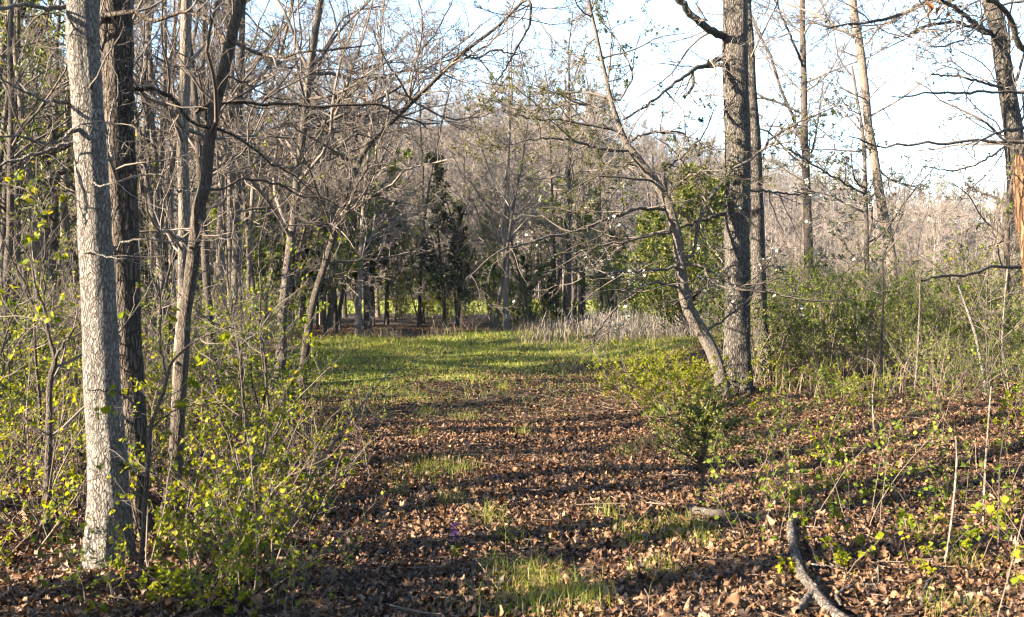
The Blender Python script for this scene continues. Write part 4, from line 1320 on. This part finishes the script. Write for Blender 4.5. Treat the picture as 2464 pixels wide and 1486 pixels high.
def litter():
    global rng
    rng = np.random.default_rng(8)
    mb = MB()
    x, y = wedge(82000, 3.6, 11.5, 1.6, seed=31)
    keep = rng.random(len(x)) > meadow(x, y) * .85 + .35 * (np.sin(x * 3.3 + 1.2 * y) * np.sin(y * 2.4 - x * 1.5) > .35)
    x, y = x[keep], y[keep]
    k = rng.integers(0, 14, len(x))
    for s in range(14):
        m = k == s
        n = m.sum()
        z = gh(x[m], y[m]) + rng.uniform(.004, .06, n)
        a = rng.uniform(0, 6.28, n)
        tl = rng.choice([.2, .5, .9], n)
        d = norm(np.stack([np.cos(a), np.sin(a), rng.normal(0, .8, n) * tl], 1))
        up = norm(np.stack([rng.normal(0, 1, n) * tl, rng.normal(0, 1, n) * tl, np.where(rng.random(n) < .5, 1., -1.)], 1))
        scatter(mb, oak_leaf(s), np.stack([x[m], y[m], z], 1), frames(d, up), rng.uniform(.035, .075, n) * rng.choice([.5, .8, 1, 1.5], n, p=[.25, .3, .35, .1]))
    x, y = wedge(170000, 10.5, 40, 1.05, seed=32)
    keep = rng.random(len(x)) > meadow(x, y) * .75 + .3 * (np.sin(x * 2.7 + y) * np.sin(y * 1.9 - x) > .3)
    x, y = x[keep], y[keep]
    n = len(x)
    a = rng.uniform(0, 6.28, n)
    d = norm(np.stack([np.cos(a), np.sin(a), rng.normal(0, .22, n)], 1))
    up = norm(np.stack([rng.normal(0, .28, n), rng.normal(0, .28, n), np.ones(n)], 1))
    scatter(mb, small_leaf(.33, .25, .25), np.stack([x, y, gh(x, y) + rng.uniform(.005, .05, n)], 1), frames(d, up), rng.uniform(.035, .078, n))
    # broken bits between the whole leaves
    x, y = wedge(60000, 3.6, 12, 1.5, seed=35)
    keep = rng.random(len(x)) > meadow(x, y) * .85
    x, y = x[keep], y[keep]
    n = len(x)
    a = rng.uniform(0, 6.28, n)
    d = norm(np.stack([np.cos(a), np.sin(a), rng.normal(0, .5, n)], 1))
    scatter(mb, diamond(.32), np.stack([x, y, gh(x, y) + rng.uniform(.003, .06, n)], 1), frames(d, norm(rng.normal(size=(n, 3)) * .6 + A([0, 0, 1.]))), rng.uniform(.012, .04, n))
    tag(part('fallen_leaves', mb.mesh('fallen_leaves', M['litter'])), 'brown fallen oak leaves carpeting the ground', 'leaf litter', None, 'stuff')
    # small twigs lying among the leaves
    tb = MB()
    x, y = wedge(2600, 3.6, 16, 1.5, seed=33)
    n = len(x)
    a = rng.uniform(0, 6.28, n)
    P = np.zeros((n, 4, 3))
    P[:, 0] = np.stack([x, y, gh(x, y) + rng.uniform(.02, .05, n)], 1)
    D = np.stack([np.cos(a), np.sin(a), rng.normal(0, .08, n)], 1)
    L = rng.uniform(.1, .45, n)
    for q in range(1, 4):
        D = norm(D + rng.normal(size=(n, 3)) * A([.15, .15, .04]))
        P[:, q] = P[:, q - 1] + D * (L / 3)[:, None]
    tb.tubes(P, np.repeat((rng.uniform(.0018, .0045, n))[:, None], 4, 1) * A([1, .9, .75, .5]), 4)
    tag(part('fallen_twigs', tb.mesh('fallen_twigs', M['stem'])), 'thin broken twigs strewn among the fallen leaves', 'twigs', None, 'stuff')


litter()


def blades(mb, x, y, h, w, bend=.5, z=None):
    n = len(x)
    z = gh(x, y) if z is None else z
    a = rng.uniform(0, 6.28, n)
    b = rng.uniform(0, 6.28, n)
    px, py = np.cos(a) * w * .5, np.sin(a) * w * .5
    lx, ly = np.cos(b) * h * bend * rng.uniform(.1, 1, n), np.sin(b) * h * bend * rng.uniform(.1, 1, n)
    V = np.empty((n, 5, 3))
    V[:, 0] = np.stack([x - px, y - py, z - .01], 1)
    V[:, 1] = np.stack([x + px, y + py, z - .01], 1)
    V[:, 2] = np.stack([x + px * .8 + lx * .3, y + py * .8 + ly * .3, z + h * .55], 1)
    V[:, 3] = np.stack([x - px * .8 + lx * .3, y - py * .8 + ly * .3, z + h * .55], 1)
    V[:, 4] = np.stack([x + lx, y + ly, z + h * .95], 1)
    o = (np.arange(n) * 5)[:, None]
    mb.add(V, A([[0, 1, 2, 3]]) + o, A([[3, 2, 4]]) + o)


def grass():
    global rng
    rng = np.random.default_rng(9)
    mb = MB()
    # meadow, clumped
    x, y = wedge(420000, 10, 38, 1.0, margin=0, seed=41)
    cl = .5 + .5 * np.sin(x * 2.1 + 1.3 * np.sin(y * 1.7)) * np.sin(y * 2.6 + x)
    p = meadow(x, y) * (.35 + .65 * cl) + .02 * sstep(9, 12, y) * (np.abs(x) < 3)
    k = rng.random(len(x)) < p
    x, y = x[k], y[k]
    h = rng.uniform(.03, .13, len(x)) * (.7 + .6 * sstep(20, 34, y)) * rng.choice([.7, 1, 1.5], len(x))
    blades(mb, x, y, h, .004 + .00024 * y, .95)
    # beyond the wood
    x, y = wedge(30000, 56, 108, 1.2, margin=0, seed=42)
    blades(mb, x, y, rng.uniform(.15, .3, len(x)), np.full(len(x), .05))
    # tufts in the litter
    tufts = [(1290, 1430, 16), (1360, 1440, 14), (1250, 1450, 14), (1400, 1425, 10), (1330, 1405, 10), (1545, 1275, 12), (1580, 1375, 9), (1530, 1310, 6), (1010, 1140, 16), (1060, 1130, 14), (1100, 1138, 12),
             (1180, 1245, 8), (1080, 1210, 8), (1215, 1285, 7), (1460, 1235, 6), (1640, 1290, 10), (1660, 1270, 8), (1240, 1370, 10), (1200, 1345, 8), (1300, 1365, 8), (1420, 1450, 8), (1010, 1065, 8),
             (1120, 1010, 10), (1030, 1000, 9), (1260, 1050, 5), (1500, 1090, 8), (1560, 1070, 8), (1210, 950, 8), (1000, 960, 8), (2310, 1370, 7), (2290, 1480, 9), (2215, 1300, 5), (960, 1180, 6), (1690, 1320, 6)]
    for (u, v, s) in tufts:
        dd = EYE * F / (v - HOR)
        cx = (u - W0 / 2) / F * dd
        n = s * 14
        rr_ = s * .009
        xx = cx + rng.normal(0, rr_, n)
        yy = dd + rng.normal(0, rr_ * 1.3, n)
        blades(mb, xx, yy, rng.uniform(.04, .17, n), np.full(n, .003), .9)
    # scattered single blades through the litter
    x, y = wedge(9000, 4.5, 16, 1.6, margin=0, seed=43)
    cl = np.sin(x * 3.1 + y) * np.sin(y * 2.2 - x * 1.3)
    k = (cl > .35)
    x, y = x[k], y[k]
    blades(mb, x, y, rng.uniform(.04, .12, len(x)), np.full(len(x), .0032), .9)
    tag(part('grass', mb.mesh('grass', M['grass'], smooth=False)), 'short green grass of the sunlit meadow and tufts in the litter', 'grass', None, 'stuff')
    db = MB()
    x, y = wedge(90000, 26, 39.5, 1.0, margin=0, seed=44)
    e = y - far_edge(x)
    k = (rng.random(len(x)) < np.exp(-(e - .6) ** 2 / 1.2) * (.04 + .3 * (np.sin(x * 1.9) * np.sin(x * .7 + 2) > .1)) * (x > -9) * (x < 9)) | ((rng.random(len(x)) < .12) & (x > 0) & (x < 7))
    x, y = x[k], y[k]
    blades(db, x, y, rng.uniform(.15, .55, len(x)), np.full(len(x), .012), .6)
    x, y = wedge(14000, 12, 32, 1.0, margin=0, seed=45)
    k = (x > 2.0 + .1 * y) & (rng.random(len(x)) < .7)
    x, y = x[k], y[k]
    blades(db, x, y, rng.uniform(.15, .6, len(x)), np.full(len(x), .009), .7)
    tag(part('dry_grass', db.mesh('dry_grass', M['dry_grass'], smooth=False)), 'tall tan dry grass along the far meadow edge', 'grass', None, 'stuff')
    wb = MB()
    n = 7000
    x = rng.uniform(-2.5, 6.6, n)
    y = 24.5 + 12 * rng.random(n)
    k = rng.random(n) < sstep(-1.0, 4.0, x - .15 * (y - 30)) ** 2 * (.25 + .75 * (np.sin(x * 2.3 + y) * np.sin(y * 1.3 - x * .7) > -.25)) * sstep(24.5, 28, y)
    x, y = x[k], y[k]
    n = len(x)
    P = np.zeros((n, 4, 3))
    P[:, 0] = np.stack([x, y, gh(x, y)], 1)
    D = norm(np.stack([rng.normal(0, .25, n), rng.normal(0, .25, n), np.ones(n)], 1))
    L = rng.uniform(.25, .95, n) * (.6 + .4 * np.sin(x * 1.7 + y * .8) ** 2)
    for q in range(1, 4):
        D = norm(D + rng.normal(size=(n, 3)) * .16)
        P[:, q] = P[:, q - 1] + D * (L / 3)[:, None]
    Rr = np.repeat(np.full(n, .0075)[:, None], 4, 1)
    wb.tubes(P, Rr, 3)
    Pc, Rc = spawn(P, Rr, 3, .4, 1, 35, 12, .4, n=3, wob=.15, up=.05, minr=.006)
    wb.tubes(Pc, Rc, 3)
    tag(part('dead_weeds', wb.mesh('dead_weeds', M['weed'])), 'pale grey dead weed stalks at the meadow right side', 'weeds', None, 'stuff')


grass()

# bare twiggy saplings among the left shrubs
BR = [('bare twiggy sapling', bare_proto(120, 3.4, .016, n1=16, l1=(.6, 1.5), n2=6, n3=4, n4=1, twig='twig', minr=.0024, t0=.12)),
      ('twiggy sapling with yellow-green new leaves', bare_proto(121, 3.0, .014, fork=1, n1=11, l1=(.5, 1.3), n2=6, n3=4, n4=1, twig='twig', minr=.0024, t0=.15, leaf=('leaf_yellow', .16, 3, (.022, .042)))),
      ('dark bare twiggy sapling', bare_proto(122, 4.2, .02, n1=16, l1=(.8, 1.8), n2=6, n3=4, n4=1, twig='twig_dark', minr=.0026, t0=.15))]
r = np.random.default_rng(19)
items = []
for (u, d) in spread_pts(15, -120, 650, 7.5, 16, 18, .08):
    k = r.choice(3, p=[.4, .4, .2])
    items.append(('sapling', BR[k][0], BR[k][1], u, d, r.uniform(.8, 1.2), r.uniform(0, 6.28)))
place_set(items, 'under the left-hand wood', 'twiggy saplings under the left-hand wood', 'sapling')
items = []
for (u, d) in spread_pts(9, 1860, 2500, 12, 26, 20, .09):
    k = r.choice(3, p=[.4, .3, .3])
    items.append(('sapling', BR[k][0], BR[k][1], u, d, r.uniform(.8, 1.2), r.uniform(0, 6.28)))
place_set(items, 'in the right-hand thicket', 'twiggy saplings in the right-hand thicket', 'sapling')

# the slightly hazy spring air
hz = MB()
hx, hy0, hy1, hz0, hz1 = 700.0, -90.0, 1650.0, -1.5, 80.0
c8 = A([(sx * hx, yy, zz) for zz in (hz0, hz1) for yy in (hy0, hy1) for sx in (-1, 1)])
hz.add(c8, A([(0, 2, 3, 1), (4, 5, 7, 6), (0, 1, 5, 4), (2, 6, 7, 3), (0, 4, 6, 2), (1, 3, 7, 5)]))
hm, hnt = new_mat('haze')
ho = N(hnt, 'ShaderNodeOutputMaterial')
hv = N(hnt, 'ShaderNodeVolumePrincipled')
hv.inputs['Color'].default_value = (.6, .8, 1.0, 1)
hv.inputs['Density'].default_value = 0.00011
hv.inputs['Anisotropy'].default_value = 0.0
hnt.links.new(hv.outputs[0], ho.inputs['Volume'])
tag(part('haze', hz.mesh('haze', hm, smooth=False)), 'thin pale haze over the far woods', 'haze', None, 'stuff')

# ------------------------------------------------------------------ unseen trees added outside the left edge to shade the foreground
SHD = [('bare_tree', bare_proto(131, 11.5, .25, n1=14, l1=(1.6, 3.4), n2=5, n3=4, n4=0, minr=.005, t0=.6), 'thick bare tree'),
       ('cedar_tree', CEDAR[1][1], 'narrow dark cedar'), ('cedar_tree', CEDAR[0][1], 'dark cedar'),
       ('bare_tree', bare_proto(132, 10.5, .11, fork=1, n1=12, l1=(1.4, 3.0), n2=6, n3=4, n4=0, minr=.005, t0=.2), 'forked bare tree')]
for i, (y0, x, k, s_) in enumerate(((5.0, -8, 1, .55), (5.45, -9.5, 1, .55), (5.85, -8, 0, .9), (5.3, -12, 0, 1.0), (2.6, -11, 2, .7), (8.05, -11, 0, 1.0), (8.9, -15, 0, .9), (10.7, -13, 0, 1.0), (10.0, -17, 0, .9), (11.9, -17, 0, 1.0),
                                    (13.4, -15, 0, 1.0), (14.6, -19, 0, 1.0), (12.8, -22, 2, .9), (18.5, -18, 0, 1.1),
                                    (20.3, -19, 2, 1.3), (21.6, -22, 2, 1.5), (22.9, -21, 2, 1.35), (24.2, -24, 2, 1.5), (25.3, -23, 1, 1.5), (19.4, -25, 0, 1.1), (33, -26, 0, 1.0), (35, -28, 2, 1.3))):
    y = y0 + .424 * x
    instance(SHD[k][0], SHD[k][1], (x, y, float(gh(x, y))), i * 1.3, s_, f'{SHD[k][2]}, {ordinal(i)} of the unseen shade trees outside the left edge', 'tree', 'trees outside the left edge')

for i, (ang, d, k, sc_) in enumerate(((255, 9, 2, 1.7), (268, 12, 1, 1.8), (280, 9, 2, 1.7), (292, 13, 2, 1.9), (305, 10, 1, 1.8), (318, 13, 2, 1.8), (332, 11, 2, 1.6), (345, 14, 1, 1.8),  # unseen cedars added behind the viewpoint to block skylight and deepen the shade
                                       (260, 17, 2, 2.0), (285, 18, 2, 2.0), (310, 19, 2, 2.0), (335, 19, 2, 2.0))):
    x, y = d * math.cos(R(ang)), d * math.sin(R(ang))
    instance(SHD[k][0], SHD[k][1], (x, y, float(gh(x, y))), i * 1.7, sc_, f'{SHD[k][2]}, {ordinal(i)} of the unseen shade trees behind the viewpoint', 'tree', 'trees behind the viewpoint')
